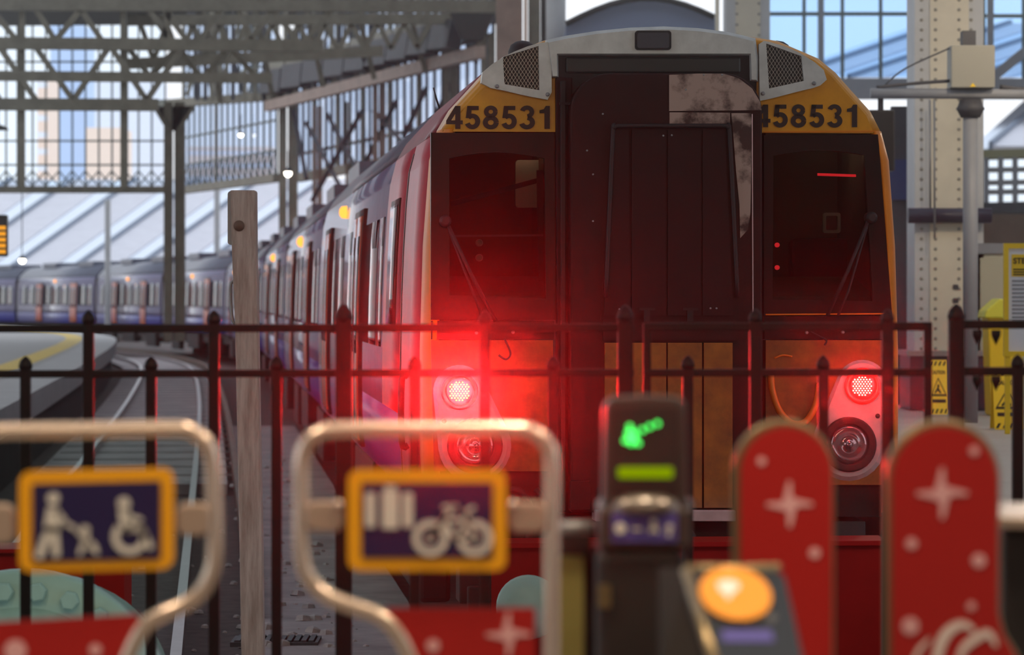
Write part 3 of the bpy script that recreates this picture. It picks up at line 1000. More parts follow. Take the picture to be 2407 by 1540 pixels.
# lamp clusters
def hull2(c0, r0, c1, r1, n=14):
    (x0, y0), (x1, y1) = c0, c1
    d = math.hypot(x1 - x0, y1 - y0)
    base = math.atan2(y1 - y0, x1 - x0)
    al = math.acos((r0 - r1) / d)
    out = []
    for k in range(n + 1):
        a = base + al + (2 * math.pi - 2 * al) * k / n
        out.append((x0 + r0 * math.cos(a), y0 + r0 * math.sin(a)))
    for k in range(n + 1):
        a = base - al + 2 * al * k / n
        out.append((x1 + r1 * math.cos(a), y1 + r1 * math.sin(a)))
    return out
for tl, hl, hot in (((1080, 920), (1116, 1048), True), ((2027, 908), (1995, 1045), False)):
    mb = MB()
    big = hull2(tl, 62, hl, 86); sm = hull2(tl, 54, hl, 76)
    a = [F(x, y, 0.0) for x, y in big]; b = [F(x, y, -0.03) for x, y in sm]
    mb.loft([b, a])
    cl = obj('lamp_cluster', mb, M['lamp_plate'], tn, True, 'lamp cluster with brightly lit tail lamp' if hot else None)
    mb = MB(); lathe(mb, [(0.107, 0.0), (0.107, -0.012), (0.085, -0.016), (0.083, 0.0)], F(tl[0], tl[1], -0.03), (0, 1, 0), 32); obj('tail_lamp_ring', mb, M['red_lens'], cl, True)
    mb = MB(); lathe(mb, [(0.078, 0.0), (0.078, -0.016), (0.06, -0.024), (0.0, -0.027)], F(tl[0], tl[1], -0.03), (0, 1, 0), 28); tl_o = obj('tail_lamp_lens', mb, M['red_lens'], cl, True)
    led = shared('led', lathe(MB(), [(0.0001, -0.004), (0.0046, -0.002), (0.005, 0.004), (0.0001, 0.006)], (0, 0, 0), (0, 1, 0), 8), M['red_led_hot' if hot else 'red_led'])
    c = F(tl[0], tl[1], -0.06)
    for r in range(-4, 5):
        for q in range(-3, 4):
            du, dz = (q + (0.5 if r % 2 else 0)) * 0.0175, r * 0.0128
            if math.hypot(du, dz) < 0.062:
                inst('led', led, cl, (c.x + du, c.y, c.z + dz), local=True)
    mb = MB(); lathe(mb, [(0.16, 0.0), (0.16, -0.02), (0.15, -0.028), (0.135, -0.018), (0.125, -0.022), (0.115, -0.014), (0.112, 0.0)], F(hl[0], hl[1], -0.03), (0, 1, 0), 36); obj('headlamp_rim', mb, M['rubber'], cl, True)
    mb = MB(); lathe(mb, [(0.112, 0.0), (0.112, -0.01), (0.09, -0.02), (0.06, -0.012), (0.02, -0.01), (0.018, -0.03), (0.0, -0.032)], F(hl[0], hl[1], -0.03), (0, 1, 0), 36); obj('headlamp_lens', mb, M['lens'], cl, True)
    mb = MB(); lathe(mb, [(0.014, 0.0), (0.014, -0.004), (0.0, -0.005)], F(tl[0] + (36 if not hot else -36), tl[1] + 70, -0.03), (0, 1, 0), 12); obj('lamp_screw', mb, M['rubber'], cl, True)
    g = T0 @ F(tl[0], tl[1], -0.16)
    lamp('tail_lamp_light', 'POINT', g, 1.7 if hot else 2.4, (1.0, 0.03, 0.02), 0.06)
    g2_ = T0 @ F(tl[0], tl[1], -0.10)
    lamp('tail_lamp_beam', 'SPOT', g2_, 1150.0 if hot else 150.0, (1.0, 0.012, 0.015), 0.06, (0.1, 0, 2.1), spot_size=R(20), spot_blend=1.0)
# orange coiled hose on the right panel
mb = MB(); mb.tube(smooth_path([F(1812, 880, -0.02), F(1816, 920, -0.03), F(1832, 965, -0.03), F(1862, 995, -0.03), F(1895, 990, -0.03), F(1918, 950, -0.03), F(1926, 900, -0.02)], 8), 0.019, 10)
obj('jumper_cable', mb, M['hose'], tn, True, 'looped orange cable')
mb = MB(); mb.tube(smooth_path([F(1820, 842, -0.012), F(1840, 835, -0.014), F(1862, 838, -0.012)], 5), 0.006, 6)
obj('jumper_cable', mb, M['hose'], tn, True, 'looped orange cable')
# flank details of the leading carriage (left side seen, right side alike)
def uat(z):
    for (u0, a), (u1, b) in zip(HALF, HALF[1:]):
        if a <= z <= b:
            return u0 + (u1 - u0) * (z - a) / (b - a)
    return HALF[0][0]
for s in (-1, 1):
    w_ = skin(s, 1.98, 2.86, 2.95, 4.0, M['recess'], 'cab_door_window', 0.012, depth=0.02)
    skin(s, 2.02, 2.82, 3.05, 3.9, M['car_window'], 'pane', 0.02, w_, depth=0.012)
    skin(s, 0.98, 3.12, 2.24, 2.32, M['recess'], 'cab_door_seam', 0.004)
    mb = MB(); mb.tube(smooth_path([(s * 1.41, 1.25, 1.3), (s * 1.45, 1.25, 1.32), (s * 1.45, 1.25, 1.7), (s * 1.41, 1.25, 1.72)], 4), 0.02, 8); obj('grab_handle', mb, M['rubber'], tn, True)
    for v0, v1 in ((4.9, 5.6), (5.75, 7.9), (10.1, 12.2), (12.35, 14.4), (14.55, 15.6)):
        skin(s, 1.85, 2.78, v0, v1, M['car_window'], 'side_window', 0.006)
    for v in (8.0, 15.7):
        d_ = skin(s, 1.0, 2.92, v, v + 1.75, M['recess'], 'door', 0.03, depth=0.05)
        for k in (0, 1):
            dl = skin(s, 1.05, 2.86, v + 0.12 + 0.76 * k, v + 0.85 + 0.76 * k, M['car_door'], 'door_leaf', 0.04, d_, depth=0.02)
            o_ = skin(s, 1.75, 2.7, v + 0.22 + 0.76 * k, v + 0.75 + 0.76 * k, M['car_window'], 'pane', 0.046, d_, depth=0.012)
    for v in (12.6,):
        mb = MB(); lathe(mb, [(0.06, 0), (0.055, 0.05), (0.03, 0.07), (0.0, 0.075)], (s * uat(3.0), v, 3.0), (s, 0, 0), 16)
        obj('indicator_lamp', mb, M['orange_lamp'], tn, True, 'glowing orange side lamp')
    mb = MB(); mb.box((s * 1.18, 10, 0.6), (0.25, 3.5, 0.55)); obj('underframe_box', mb, M['under'], tn, True, bevel=0.03)
    for v in (3.6, 16):
        obj('bogie_frame', MB().box((s * 1.18, v, 0.52), (0.2, 2.6, 0.55)), M['under'], tn, True, bevel=0.03)
mb = MB(); mb.box((0, 10, 0.75), (2.3, 19, 0.35)); obj('underframe', mb, M['under'], tn, True)
for v in (2.6, 4.8, 15.0, 17.2):
    for s in (-1, 1):
        mb = MB(); lathe(mb, [(0.42, -0.06), (0.42, 0.06), (0.2, 0.07), (0.0, 0.07)], (s * 0.76, v, 0.48), (s, 0, 0), 24)
        obj('wheel', mb, M['under'], tn, True)
for v in (8, 14):
    obj('roof_pod', MB().box((0, v, 3.78), (1.2, 3.0, 0.16)), M['car_roof'], tn, True, bevel=0.05)
mb = MB(); mb.bar((-1.0, 4.5, 3.5), (-1.05, 4.5, 3.68), 0.012, 0.012); obj('aerial', mb, M['rubber'], tn, True)
mb = MB(); mb.box((0, CARL + 0.25, 2.0), (1.3, 0.5, 2.2)); obj('gangway_bellows', mb, M['rubber'], tn, True)

# following carriages: one built, the rest copied
def follower():
    root = thing('train_carriage', 'second carriage, directly behind the red cab carriage', 'train', (0, 0, 0), 0, 'carriages of the train')
    for s in (-1, 1):
        skin(s, 0.95, 1.45, 0.15, CARL, M['car_blue'], 'lower_panel', parent=root)
        skin(s, 1.45, 3.17, 0.15, CARL, M['car_side'], 'side_panel', parent=root)
        for v0, v1 in ((0.6, 1.6), (1.75, 3.9), (6.1, 8.1), (8.25, 10.3), (10.45, 12.4), (14.7, 16.7), (16.9, 18.9)):
            skin(s, 1.85, 2.78, v0, v1, M['car_window'], 'side_window', 0.006, root)
        for v in (4.1, 12.7):
            d_ = skin(s, 1.0, 2.92, v, v + 1.75, M['recess'], 'door', 0.03, root, depth=0.05)
            for k in (0, 1):
                skin(s, 1.05, 2.86, v + 0.12 + 0.76 * k, v + 0.85 + 0.76 * k, M['car_door'], 'door_leaf', 0.04, d_, depth=0.02)
                skin(s, 1.75, 2.7, v + 0.22 + 0.76 * k, v + 0.75 + 0.76 * k, M['car_window'], 'pane', 0.046, d_, depth=0.012)
        mb = MB(); lathe(mb, [(0.08, 0), (0.07, 0.05), (0.03, 0.08), (0.0, 0.085)], (s * uat(3.0), 9.6, 3.0), (s, 0, 0), 16)
        obj('indicator_lamp', mb, M['orange_lamp'], root, True, 'glowing orange side lamp')
        mb = MB(); mb.box((s * 1.18, 10, 0.6), (0.25, 3.5, 0.55)); obj('underframe_box', mb, M['under'], root, True)
        for v in (3.6, 16):
            obj('bogie_frame', MB().box((s * 1.18, v, 0.5), (0.2, 2.6, 0.6)), M['under'], root, True)
    mb = MB(); mb.loft([section(v, 0, [(1.30, 3.17)] + TOP) for v in (0.15, CARL)], True, True); obj('roof_panel', mb, M['car_roof'], root, True)
    for v in (0.13, CARL - 0.02):
        obj('end_wall', MB().box((0, v, 2.0), (2.7, 0.06, 2.2)), M['recess'], root, True)
    for v in (5, 14):
        obj('roof_pod', MB().box((0, v, 3.8), (1.6, 3.4, 0.22)), M['car_roof'], root, True)
    mb = MB(); mb.box((0, 10, 0.75), (2.3, 19, 0.35)); obj('underframe', mb, M['under'], root, True)
    mb = MB(); mb.box((0, CARL + 0.25, 2.0), (1.3, 0.5, 2.2)); obj('gangway_bellows', mb, M['rubber'], root, True)
    return root
fol = follower()
index_kids()
CARLABEL = ['second carriage, directly behind the red cab carriage', 'third carriage from the cab, its flank mirroring orange lights',
            'fourth carriage from the cab, small and far along the train', 'fifth carriage from the cab, just right of the timber post top',
            'sixth carriage from the cab, just behind the timber post', 'seventh carriage from the cab, just left of the timber post',
            'eighth carriage from the cab, above the platform nose', 'ninth carriage from the cab, cut off at left edge of photo',
            'tenth carriage from the cab, hindmost of the train']
for i in range(1, 9):
    o = fol if i == 1 else copy_tree(fol)
    a = R(HEAD[i])
    n = NODES[i]
    o.location = (n.x + 1.4 * math.cos(a), n.y + 1.4 * math.sin(a), 0)
    o.rotation_euler = (0, 0, a)
    o['label'] = CARLABEL[i - 1]

# ------------------------------------------------------------------ buffer stops
bs = thing('buffer_stop', 'red steel buffer beam across the track in front of the train', 'buffer stop', P(1620, 1700, 18.6))
mb = MB(); slab(mb, [(1155, 1283), (2082, 1276), (2082, 1560), (1155, 1560)], 18.6, 0.3); obj('beam', mb, M['beam_red'], bs)
mb = MB(); slab(mb, [(1152, 1278), (2085, 1271), (2085, 1283), (1152, 1290)], 18.52, 0.42); obj('top_flange', mb, M['beam_red'], bs, bevel=0.004)
for x in (1250, 1980):
    mb = MB(); slab(mb, [(x - 40, 1550), (x + 40, 1550), (x + 40, 1720), (x - 40, 1720)], 18.65, 0.25); obj('leg', mb, M['beam_red'], bs)
c = P(1242, 1428, 18.2)
hb = thing('hydraulic_buffer', 'small round mint green buffer on the red beam, seen through the gate glass', 'buffer', c)
mb = MB(); lathe(mb, [(0.0, -0.06), (0.09, -0.055), (0.16, -0.03), (0.17, 0.0), (0.17, 0.03), (0.06, 0.05), (0.06, 0.32)], c, (0, 1, 0), 32); obj('head', mb, M['mint'], hb)
mb = MB(); lathe(mb, [(0.075, 0.05), (0.075, 0.3), (0.1, 0.32), (0.1, 0.38)], c, (0, 1, 0), 24); obj('ram', mb, M['mint_dark'], hb)

bl = thing('buffer_stop', 'dark red buffer beam of the empty track behind the mint hydraulic buffer', 'buffer stop', P(100, 1850, 15.6))
mb = MB(); slab(mb, [(-160, 1296), (292, 1296), (292, 1640), (-160, 1640)], 15.4, 0.3); obj('beam', mb, M['beam_red'], bl)
mb = MB(); slab(mb, [(-164, 1291), (294, 1291), (294, 1300), (-164, 1300)], 15.35, 0.4); obj('top_flange', mb, M['beam_red'], bl)
for x in (-100, 240):
    mb = MB(); slab(mb, [(x - 40, 1630), (x + 40, 1630), (x + 40, 1845), (x - 40, 1845)], 15.45, 0.2); obj('leg', mb, M['beam_red'], bl)
c = P(52, 1700, 14.0)
hy = thing('hydraulic_buffer', 'large mint green hydraulic buffer with a bolted round flange', 'buffer', c)
rr = 360 * 14.0 / FPX
mb = MB(); lathe(mb, [(rr * 0.70, -0.02), (rr * 0.98, -0.02), (rr, 0.0), (rr, 0.08), (rr * 0.7, 0.09)], c, (0, 1, 0), 64); obj('flange', mb, M['mint'], hy)
mb = MB(); lathe(mb, [(0.0, -0.24), (rr * 0.3, -0.22), (rr * 0.6, -0.13), (rr * 0.76, -0.02), (rr * 0.8, 0.02)], c, (0, 1, 0), 64); obj('dome', mb, M['mint'], hy)
c2 = P(138, 1514, 14.5)
mb = MB(); lathe(mb, [(0.12, -0.02), (0.27, -0.02), (0.285, 0.0), (0.285, 0.06), (0.12, 0.07)], c2, (0, 1, 0), 48); obj('back_flange', mb, M['mint'], hy)
mb = MB(); lathe(mb, [(rr * 0.8, 0.0), (rr * 0.8, 1.1)], c, (0, 1, 0), 48); obj('cylinder', mb, M['mint_dark'], hy)
bolt = shared('bolt', lathe(MB(), [(0.036, 0.012), (0.039, 0.008), (0.039, -0.045), (0.034, -0.052), (0.0, -0.052)], (0, 0, 0), (0, 1, 0), 6, False), M['mint'])
for k in range(25):
    a = R(97 + k * 14.4)
    inst('bolt', bolt, hy, (c.x + rr * 0.87 * math.cos(a), c.y - 0.03, c.z + rr * 0.87 * math.sin(a)), (0, R(k * 37), 0))

# ------------------------------------------------------------------ timber post
pp = thing('timber_post', 'weathered white timber post standing between track and railings', 'post', P(598, 1723, 17.5))
mb = MB()
rings = []
for (x0, x1, y) in ((541, 599, 447), (541, 601, 452), (545, 602, 600), (552, 606, 760), (557, 610, 1000), (563, 616, 1300), (570, 622, 1723)):
    a, b = P(x0, y, 17.5), P(x1, y, 17.5)
    t = 0.13
    rings.append([a, b, b + Vector((0, t, 0)), a + Vector((0, t, 0))])
mb.loft(rings)
obj('post', mb, M['timber'], pp, bevel=0.006)
mb = MB(); slab(mb, rrect(535, 449, 552, 576, 8), 17.53, 0.08); obj('backing_board', mb, M['galv'], pp)
mb = MB(); mb.tube(smooth_path([P(552, 660, 17.52), P(543, 666, 17.52), P(541, 690, 17.52), P(546, 750, 17.52), P(556, 764, 17.52)], 5), 0.008, 8); obj('cable_loop', mb, M['galv'], pp)
mb = MB(); lathe(mb, [(0.028, 0.02), (0.028, -0.004), (0.0, -0.006)], P(562, 531, 17.5), (0, 1, 0), 16); obj('knot', mb, M['rail_rust'], pp)
for pts in (((556, 462), (558, 500), (555, 528)), ((580, 456), (583, 505), (579, 548), (581, 590)), ((592, 470), (594, 520)), ((570, 470), (572, 512)), ((588, 600), (590, 660))):
    mb = MB(); mb.tube(smooth_path([P(x, y, 17.503) for x, y in pts], 4), 0.0022, 5); obj('crack', mb, M['rubber'], pp)

# ------------------------------------------------------------------ railings
FD = 11.5
FL = HC - 0.9
def fy(z):  # frame row of a height at the railings
    return HY + (HC - z) * FPX / FD
FLOORY = fy(0.9)
spike = shared('finial', lathe(MB(), [(0.021, -0.012), (0.024, 0.0), (0.019, 0.016), (0.010, 0.027), (0.0, 0.034)], (0, 0, 0), (0, 0, 1), 10), M['fence'])
drop = shared('drop_spike', lathe(MB(), [(0.016, 0.0), (0.016, -0.018), (0.001, -0.05)], (0, 0, 0), (0, 0, 1), 8), M['fence'])
def upright(parent, x, ytop, wpx, name='bar', d=FD):
    t = P(x, ytop, d); b = P(x, FLOORY, d)
    wd = wpx * d / FPX
    mb = MB().box((t.x, d, (t.z + 0.9) / 2), (wd, wd, t.z - 0.9))
    o = obj(name, mb, M['fence'], parent, bevel=0.004)
    inst('finial', spike, o, (t.x, d, t.z + 0.008), scale=(max(1, wpx / 28),) * 3)
    return o
def rail(parent, x0, y0, x1, y1, wpx, d=FD, name='rail'):
    mb = MB().bar(P(x0, y0, d), P(x1, y1, d), 0.03, wpx * d / FPX)
    return obj(name, mb, M['fence'], parent, bevel=0.004)
f1 = thing('railing', 'long black railing with spiked bars behind the wide gates', 'railing', P(700, FLOORY, FD))
rail(f1, -260, 773, 1490, 770, 19, name='top_rail')
rail(f1, -260, 880, 1490, 876, 18, name='lower_rail')
for x in (-100, 208, 503, 1140):
    upright(f1, x, 758, 25)
for x in (-240, 60, 355, 650, 975, 1300):
    upright(f1, x, 866, 24)
upright(f1, 808, 752, 38, 'post')
upright(f1, 1470, 752, 36, 'post')
f2 = thing('railing_gate', 'black framed gate in the railings before the right of the train', 'gate', P(1850, FLOORY, FD))
rail(f2, 1512, 769, 2190, 767, 20, name='top_rail')
rail(f2, 1512, 877, 2190, 875, 18, name='lower_rail')
rail(f2, 1512, 1560, 2190, 1560, 18, name='bottom_rail')
for x in (1521, 2181):
    mb = MB(); a, b = P(x, 760, FD), P(x, 1568, FD); mb.bar(a, b, 0.026, 0.026); obj('stile', mb, M['fence'], f2, bevel=0.003)
for x in (1776, 2086):
    upright(f2, x, 755, 28)
for x in (1617, 1935):
    upright(f2, x, 864, 24)
f3 = thing('railing', 'black railing right of the gate with downward spikes', 'railing', P(2330, FLOORY, FD))
rail(f3, 2245, 763, 2720, 762, 20, name='top_rail')
rail(f3, 2245, 873, 2720, 872, 20, name='lower_rail')
upright(f3, 2248, 750, 36, 'post')
upright(f3, 2392, 862, 26)
upright(f3, 2540, 752, 26)
for x in (2297, 2341, 2440, 2484):
    for y in (776, 884):
        inst('drop_spike', drop, f3, P(x, y, FD) )

# ------------------------------------------------------------------ wide ticket gates
GD = 5.9
def gtube(parent, pts, r, name='frame_tube', m=None, sub=8, d=GD):
    mb = MB(); mb.tube(smooth_path([P(x, y, d) for x, y in pts], sub), r, 14)
    return obj(name, mb, m or M['chrome'], parent)
GR = 0.0138
def gslab(parent, name, poly, m, d=GD, t=0.004, bevel=0, label=None):
    mb = MB(); slab(mb, poly, d, t)
    return obj(name, mb, m, parent, bevel=bevel, label=label)
def flake(parent, x, y, r, d, m=None):
    mb = MB()
    n = 12
    poly = []
    for k in range(4):
        a = R(90 * k)
        ca, sa = math.cos(a), math.sin(a)
        for (u, v) in ((r, -0.07 * r), (r, 0.07 * r), (0.34 * r, 0.10 * r), (0.25 * r, 0.25 * r)):
            poly.append((x + u * ca - v * sa, y + u * sa + v * ca))
    slab(mb, poly, d - 0.001, 0.001)
    return obj('snowflake', mb, m or M['flake'], parent)
def dot(parent, x, y, r, d, m=None):
    mb = MB(); slab(mb, circ(x, y, r, 14), d - 0.001, 0.001)
    return obj('snow_dot', mb, m or M['flake'], parent)

g1 = thing('ticket_gate_leaf', 'wide gate leaf with luggage and bicycle sign in a steel tube frame', 'ticket gate', P(1000, HY + 1.3 * FPX / GD, GD))
gtube(g1, [(1000, 1660), (968, 1560), (935, 1492), (890, 1448), (830, 1426), (770, 1402), (724, 1356), (709, 1290), (709, 1180), (709, 1090), (724, 1042), (760, 1016), (810, 1010), (1000, 1010), (1200, 1010), (1250, 1016), (1284, 1044), (1297, 1092), (1297, 1300), (1297, 1660)], GR)
gslab(g1, 'glass_pane', [(712, 1090), (726, 1045), (762, 1018), (1245, 1018), (1282, 1046), (1295, 1092), (1295, 1432), (905, 1432), (830, 1424), (770, 1400), (726, 1355), (712, 1290)], M['gate_glass'], GD + 0.002, 0.006)
gslab(g1, 'red_panel', [(908, 1430), (1258, 1430), (1258, 1660), (1002, 1660), (965, 1550), (935, 1490)], M['red'], GD - 0.004, 0.006)
flake(g1, 1195, 1492, 52, GD - 0.004); dot(g1, 1018, 1518, 15, GD - 0.004)
for q in (rrect(720, 1180, 806, 1250, 22), rrect(1196, 1180, 1284, 1252, 22)):
    gslab(g1, 'clamp', q, M['clamp'], GD - 0.012, 0.02, 0.004)
for x in (795, 1206):
    mb = MB(); lathe(mb, [(0.008, 0.012), (0.008, -0.004), (0.004, -0.007)], P(x, 1187, GD - 0.012), (0, 1, 0), 12); obj('clamp_bolt', mb, M['chrome'], g1)
s1 = gslab(g1, 'sign_border', rrect(818, 1104, 1190, 1342, 26), M['sign_yellow'], GD - 0.016, 0.006, 0, 'yellow bordered luggage and bicycle sign')
gslab(s1, 'sign_face', rrect(850, 1135, 1158, 1312, 6), M['navy'], GD - 0.018, 0.003)
def pict(parent, name, polys, strokes, d, w=8):
    mb = MB()
    for p in polys:
        slab(mb, p, d, 0.0015)
    for (x0, y0, x1, y1, ww) in strokes:
        dx, dy = x1 - x0, y1 - y0
        L = math.hypot(dx, dy)
        nx, ny = -dy / L * ww / 2, dx / L * ww / 2
        n = 5
        poly = []
        a0 = math.atan2(ny, nx)
        for k in range(n + 1):
            a = a0 + math.pi * k / n
            poly.append((x0 + math.cos(a) * ww / 2, y0 + math.sin(a) * ww / 2))
        for k in range(n + 1):
            a = a0 + math.pi + math.pi * k / n
            poly.append((x1 + math.cos(a) * ww / 2, y1 + math.sin(a) * ww / 2))
        slab(mb, poly, d, 0.0015)
    return obj(name, mb, M['sign_white'], parent)
def wheel(mb, x, y, r0, r1, d):
    slab_ring(mb, circ(x, y, r0, 28), circ(x, y, r1, 28), d, 0.0015)
sd = GD - 0.020
pict(s1, 'luggage_symbol', [rrect(859, 1158, 882, 1240, 7), rrect(898, 1152, 937, 1243, 5), rrect(947, 1158, 970, 1240, 7), rrect(905, 1142, 930, 1150, 3)], [], sd)
bk = pict(s1, 'bicycle_symbol', [circ(1012, 1265, 11, 12), circ(1116, 1265, 11, 12)], [(1012, 1265, 1050, 1212, 11), (1050, 1212, 1062, 1192, 11), (1040, 1222, 1088, 1222, 9), (1045, 1228, 1070, 1265, 10), (1070, 1265, 1098, 1218, 10), (1070, 1265, 1116, 1265, 9), (1116, 1265, 1092, 1205, 10), (1092, 1205, 1112, 1194, 10), (1044, 1192, 1072, 1190, 9), (1012, 1265, 1036, 1232, 10)], sd)
mb = MB(); wheel(mb, 1012, 1265, 42, 27, sd); wheel(mb, 1116, 1265, 42, 27, sd); obj('bicycle_wheel', mb, M['sign_white'], s1)

g2 = thing('ticket_gate_leaf', 'wide gate leaf with pushchair and wheelchair sign in a steel tube frame', 'ticket gate', P(190, HY + 1.3 * FPX / GD, GD))
gtube(g2, [(-110, 1660), (-110, 1300), (-110, 1100), (-96, 1050), (-60, 1022), (0, 1015), (200, 1012), (400, 1008), (448, 1014), (484, 1042), (500, 1088), (504, 1180), (505, 1300), (496, 1352), (470, 1396), (430, 1424), (380, 1446), (340, 1474), (312, 1520), (290, 1580), (276, 1660)], GR)
gslab(g2, 'glass_pane', [(-108, 1100), (-94, 1050), (-60, 1024), (400, 1012), (446, 1018), (482, 1046), (498, 1090), (502, 1300), (492, 1350), (466, 1394), (400, 1436), (330, 1462), (-108, 1462)], M['gate_glass'], GD + 0.002, 0.006)
gslab(g2, 'red_panel', [(-100, 1468), (322, 1444), (334, 1476), (308, 1520), (286, 1580), (270, 1660), (-100, 1660)], M['red'], GD - 0.004, 0.006)
dot(g2, 36, 1530, 26, GD - 0.004); dot(g2, 224, 1528, 14, GD - 0.004)
for q in (rrect(414, 1184, 494, 1260, 24), rrect(-40, 1186, 34, 1280, 24)):
    gslab(g2, 'clamp', q, M['clamp'], GD - 0.012, 0.02, 0.004)
def tilt(poly, cx=226, cy=1222, a=-2.6):
    return [(x, y + math.tan(R(a)) * (x - cx) * 0.5) for x, y in poly]
s2 = gslab(g2, 'sign_border', tilt(rrect(45, 1104, 408, 1342, 28)), M['sign_yellow'], GD - 0.016, 0.006, 0, 'yellow bordered pushchair and wheelchair sign')
gslab(s2, 'sign_face', tilt(rrect(76, 1134, 378, 1318, 6)), M['navy'], GD - 0.018, 0.003)
pict(s2, 'walking_person_symbol', [circ(125, 1172, 14, 16), tilt([(112, 1190), (136, 1190), (142, 1235), (138, 1250), (108, 1250), (104, 1235)])], [(116, 1245, 93, 1305, 19), (128, 1245, 132, 1302, 18), (134, 1204, 152, 1228, 12), (152, 1228, 180, 1246, 9)], sd)
pict(s2, 'pushchair_symbol', [circ(200, 1246, 11, 14)], [(200, 1258, 206, 1280, 17), (180, 1246, 196, 1268, 8), (206, 1280, 228, 1300, 9), (196, 1276, 188, 1302, 10), (210, 1270, 226, 1288, 8)], sd)
pict(s2, 'wheelchair_symbol', [circ(291, 1184, 15, 16)], [(291, 1204, 298, 1240, 26), (298, 1244, 330, 1240, 16), (330, 1240, 352, 1284, 16), (300, 1214, 330, 1222, 10)], sd)
mb = MB(); 
arcpts = [(305 + 42 * math.cos(R(a)), 1262 + 42 * math.sin(R(a))) for a in range(-20, 226, 12)]
arcin = [(305 + 26 * math.cos(R(a)), 1262 + 26 * math.sin(R(a))) for a in range(-20, 226, 12)]
slab(mb, arcpts + arcin[::-1], sd, 0.0015); obj('wheelchair_wheel', mb, M['sign_white'], s2)

# ------------------------------------------------------------------ ticket gate pedestals and paddles
PD = 6.2
FY6 = HY + 1.3 * FPX / PD
pd = thing('ticket_gate_pedestal', 'dark ticket gate pedestal with lit green arrow', 'ticket gate', P(1517, FY6, PD))
mb = MB()
f_ = [P(x, y, PD) for x, y in [(1418, 1196), (1422, 960), (1430, 940), (1448, 932), (1520, 928), (1590, 932), (1606, 940), (1613, 960), (1618, 1196)]]
k_ = [p + Vector((0.0, 0.16, -0.004)) for p in f_]
mb.loft([f_, k_]); head = obj('display_head', mb, M['gate_body'], pd, bevel=0.006)
mb = MB(); slab(mb, rrect(1436, 958, 1596, 1150, 12), PD - 0.004, 0.006); obj('display_window', mb, M['gate_dark'], head)
mb = MB()
arrow = [(1546, 996), (1530, 1002), (1514, 1008), (1499, 1014), (1483, 1022),
         (1482, 1000), (1474, 1016), (1468, 1034), (1486, 1038), (1500, 1042)]
for x, y in [(1545, 996), (1527, 1003), (1510, 1011), (1494, 1019), (1480, 1003), (1476, 1018), (1470, 1036), (1486, 1032), (1500, 1042), (1484, 1042), (1490, 1030), (1478, 1028), (1486, 1021), (1482, 1012), (1494, 1036), (1474, 1036)]:
    mb2 = MB(); lathe(mb2, [(0.0045, 0.0), (0.0045, -0.003), (0.0, -0.004)], P(x, y, PD - 0.005), (0, 1, 0), 10)
    obj('arrow_led', mb2, M['green_led'], head)
mb = MB(); slab(mb, rrect(1452, 1098, 1582, 1124, 6), PD - 0.006, 0.004); obj('display_bar', mb, M['lime_led'], head, label='lime green lit bar')
mb = MB()
ctr = P(1515, 1196, PD + 0.06)
for (rx, y0, y1) in ((0.083, 1168, 1200),):
    a = [P(1515, 0, PD) for _ in range(1)]
mb.loft([[ctr + Vector((0.086 * math.cos(R(t)), 0.085 * math.sin(R(t)), z)) for t in range(0, 360, 12)] for z in (-0.004, 0.0, 0.012)] + [[ctr + Vector((0.07 * math.cos(R(t)), 0.07 * math.sin(R(t)), 0.03)) for t in range(0, 360, 12)]], True, True)
obj('collar', mb, M['steel_collar'], pd)
mb = MB(); slab(mb, [(1408, 1194), (1624, 1194), (1624, 1292), (1408, 1292)], PD - 0.01, 0.2); neck = obj('ticket_slot_housing', mb, M['gate_body'], pd, bevel=0.008)
mb = MB(); slab(mb, rrect(1438, 1206, 1592, 1274, 4), PD - 0.014, 0.005); obj('blue_label', mb, M['label_blue'], neck)
pict(neck, 'label_symbol', [circ(1458, 1242, 13, 14), circ(1536, 1228, 8, 10), circ(1574, 1240, 8, 10)], [(1488, 1244, 1506, 1244, 6), (1530, 1250, 1536, 1232, 7), (1544, 1250, 1536, 1232, 7), (1572, 1258, 1576, 1244, 8)], PD - 0.017)
mb = MB(); slab(mb, [(1400, 1292), (1612, 1292), (1612, FY6), (1400, FY6)], PD, 0.3); obj('body', mb, M['gate_dark'], pd, bevel=0.02)
mb = MB(); slab(mb, rrect(1405, 1375, 1436, 1430, 8), PD - 0.01, 0.012); obj('side_lamp', mb, M['brass'], pd)
# side cabinet to the left of it
sc = thing('ticket_gate_cabinet', 'slim gate cabinet with olive panel and steel top rail beside the arrow pedestal', 'ticket gate', P(1352, FY6, PD + 0.1))
mb = MB(); slab(mb, [(1312, 1250), (1392, 1250), (1392, FY6), (1312, FY6)], PD + 0.1, 0.3); obj('body', mb, M['gate_dark'], sc, bevel=0.006)
mb = MB(); slab(mb, rrect(1316, 1308, 1372, 1600, 6), PD + 0.09, 0.012); obj('side_panel', mb, M['olive'], sc)
mb = MB(); mb.tube([P(1308, 1240, PD + 0.08), P(1394, 1240, PD + 0.08)], 0.0115, 12); obj('top_rail', mb, M['galv'], sc)

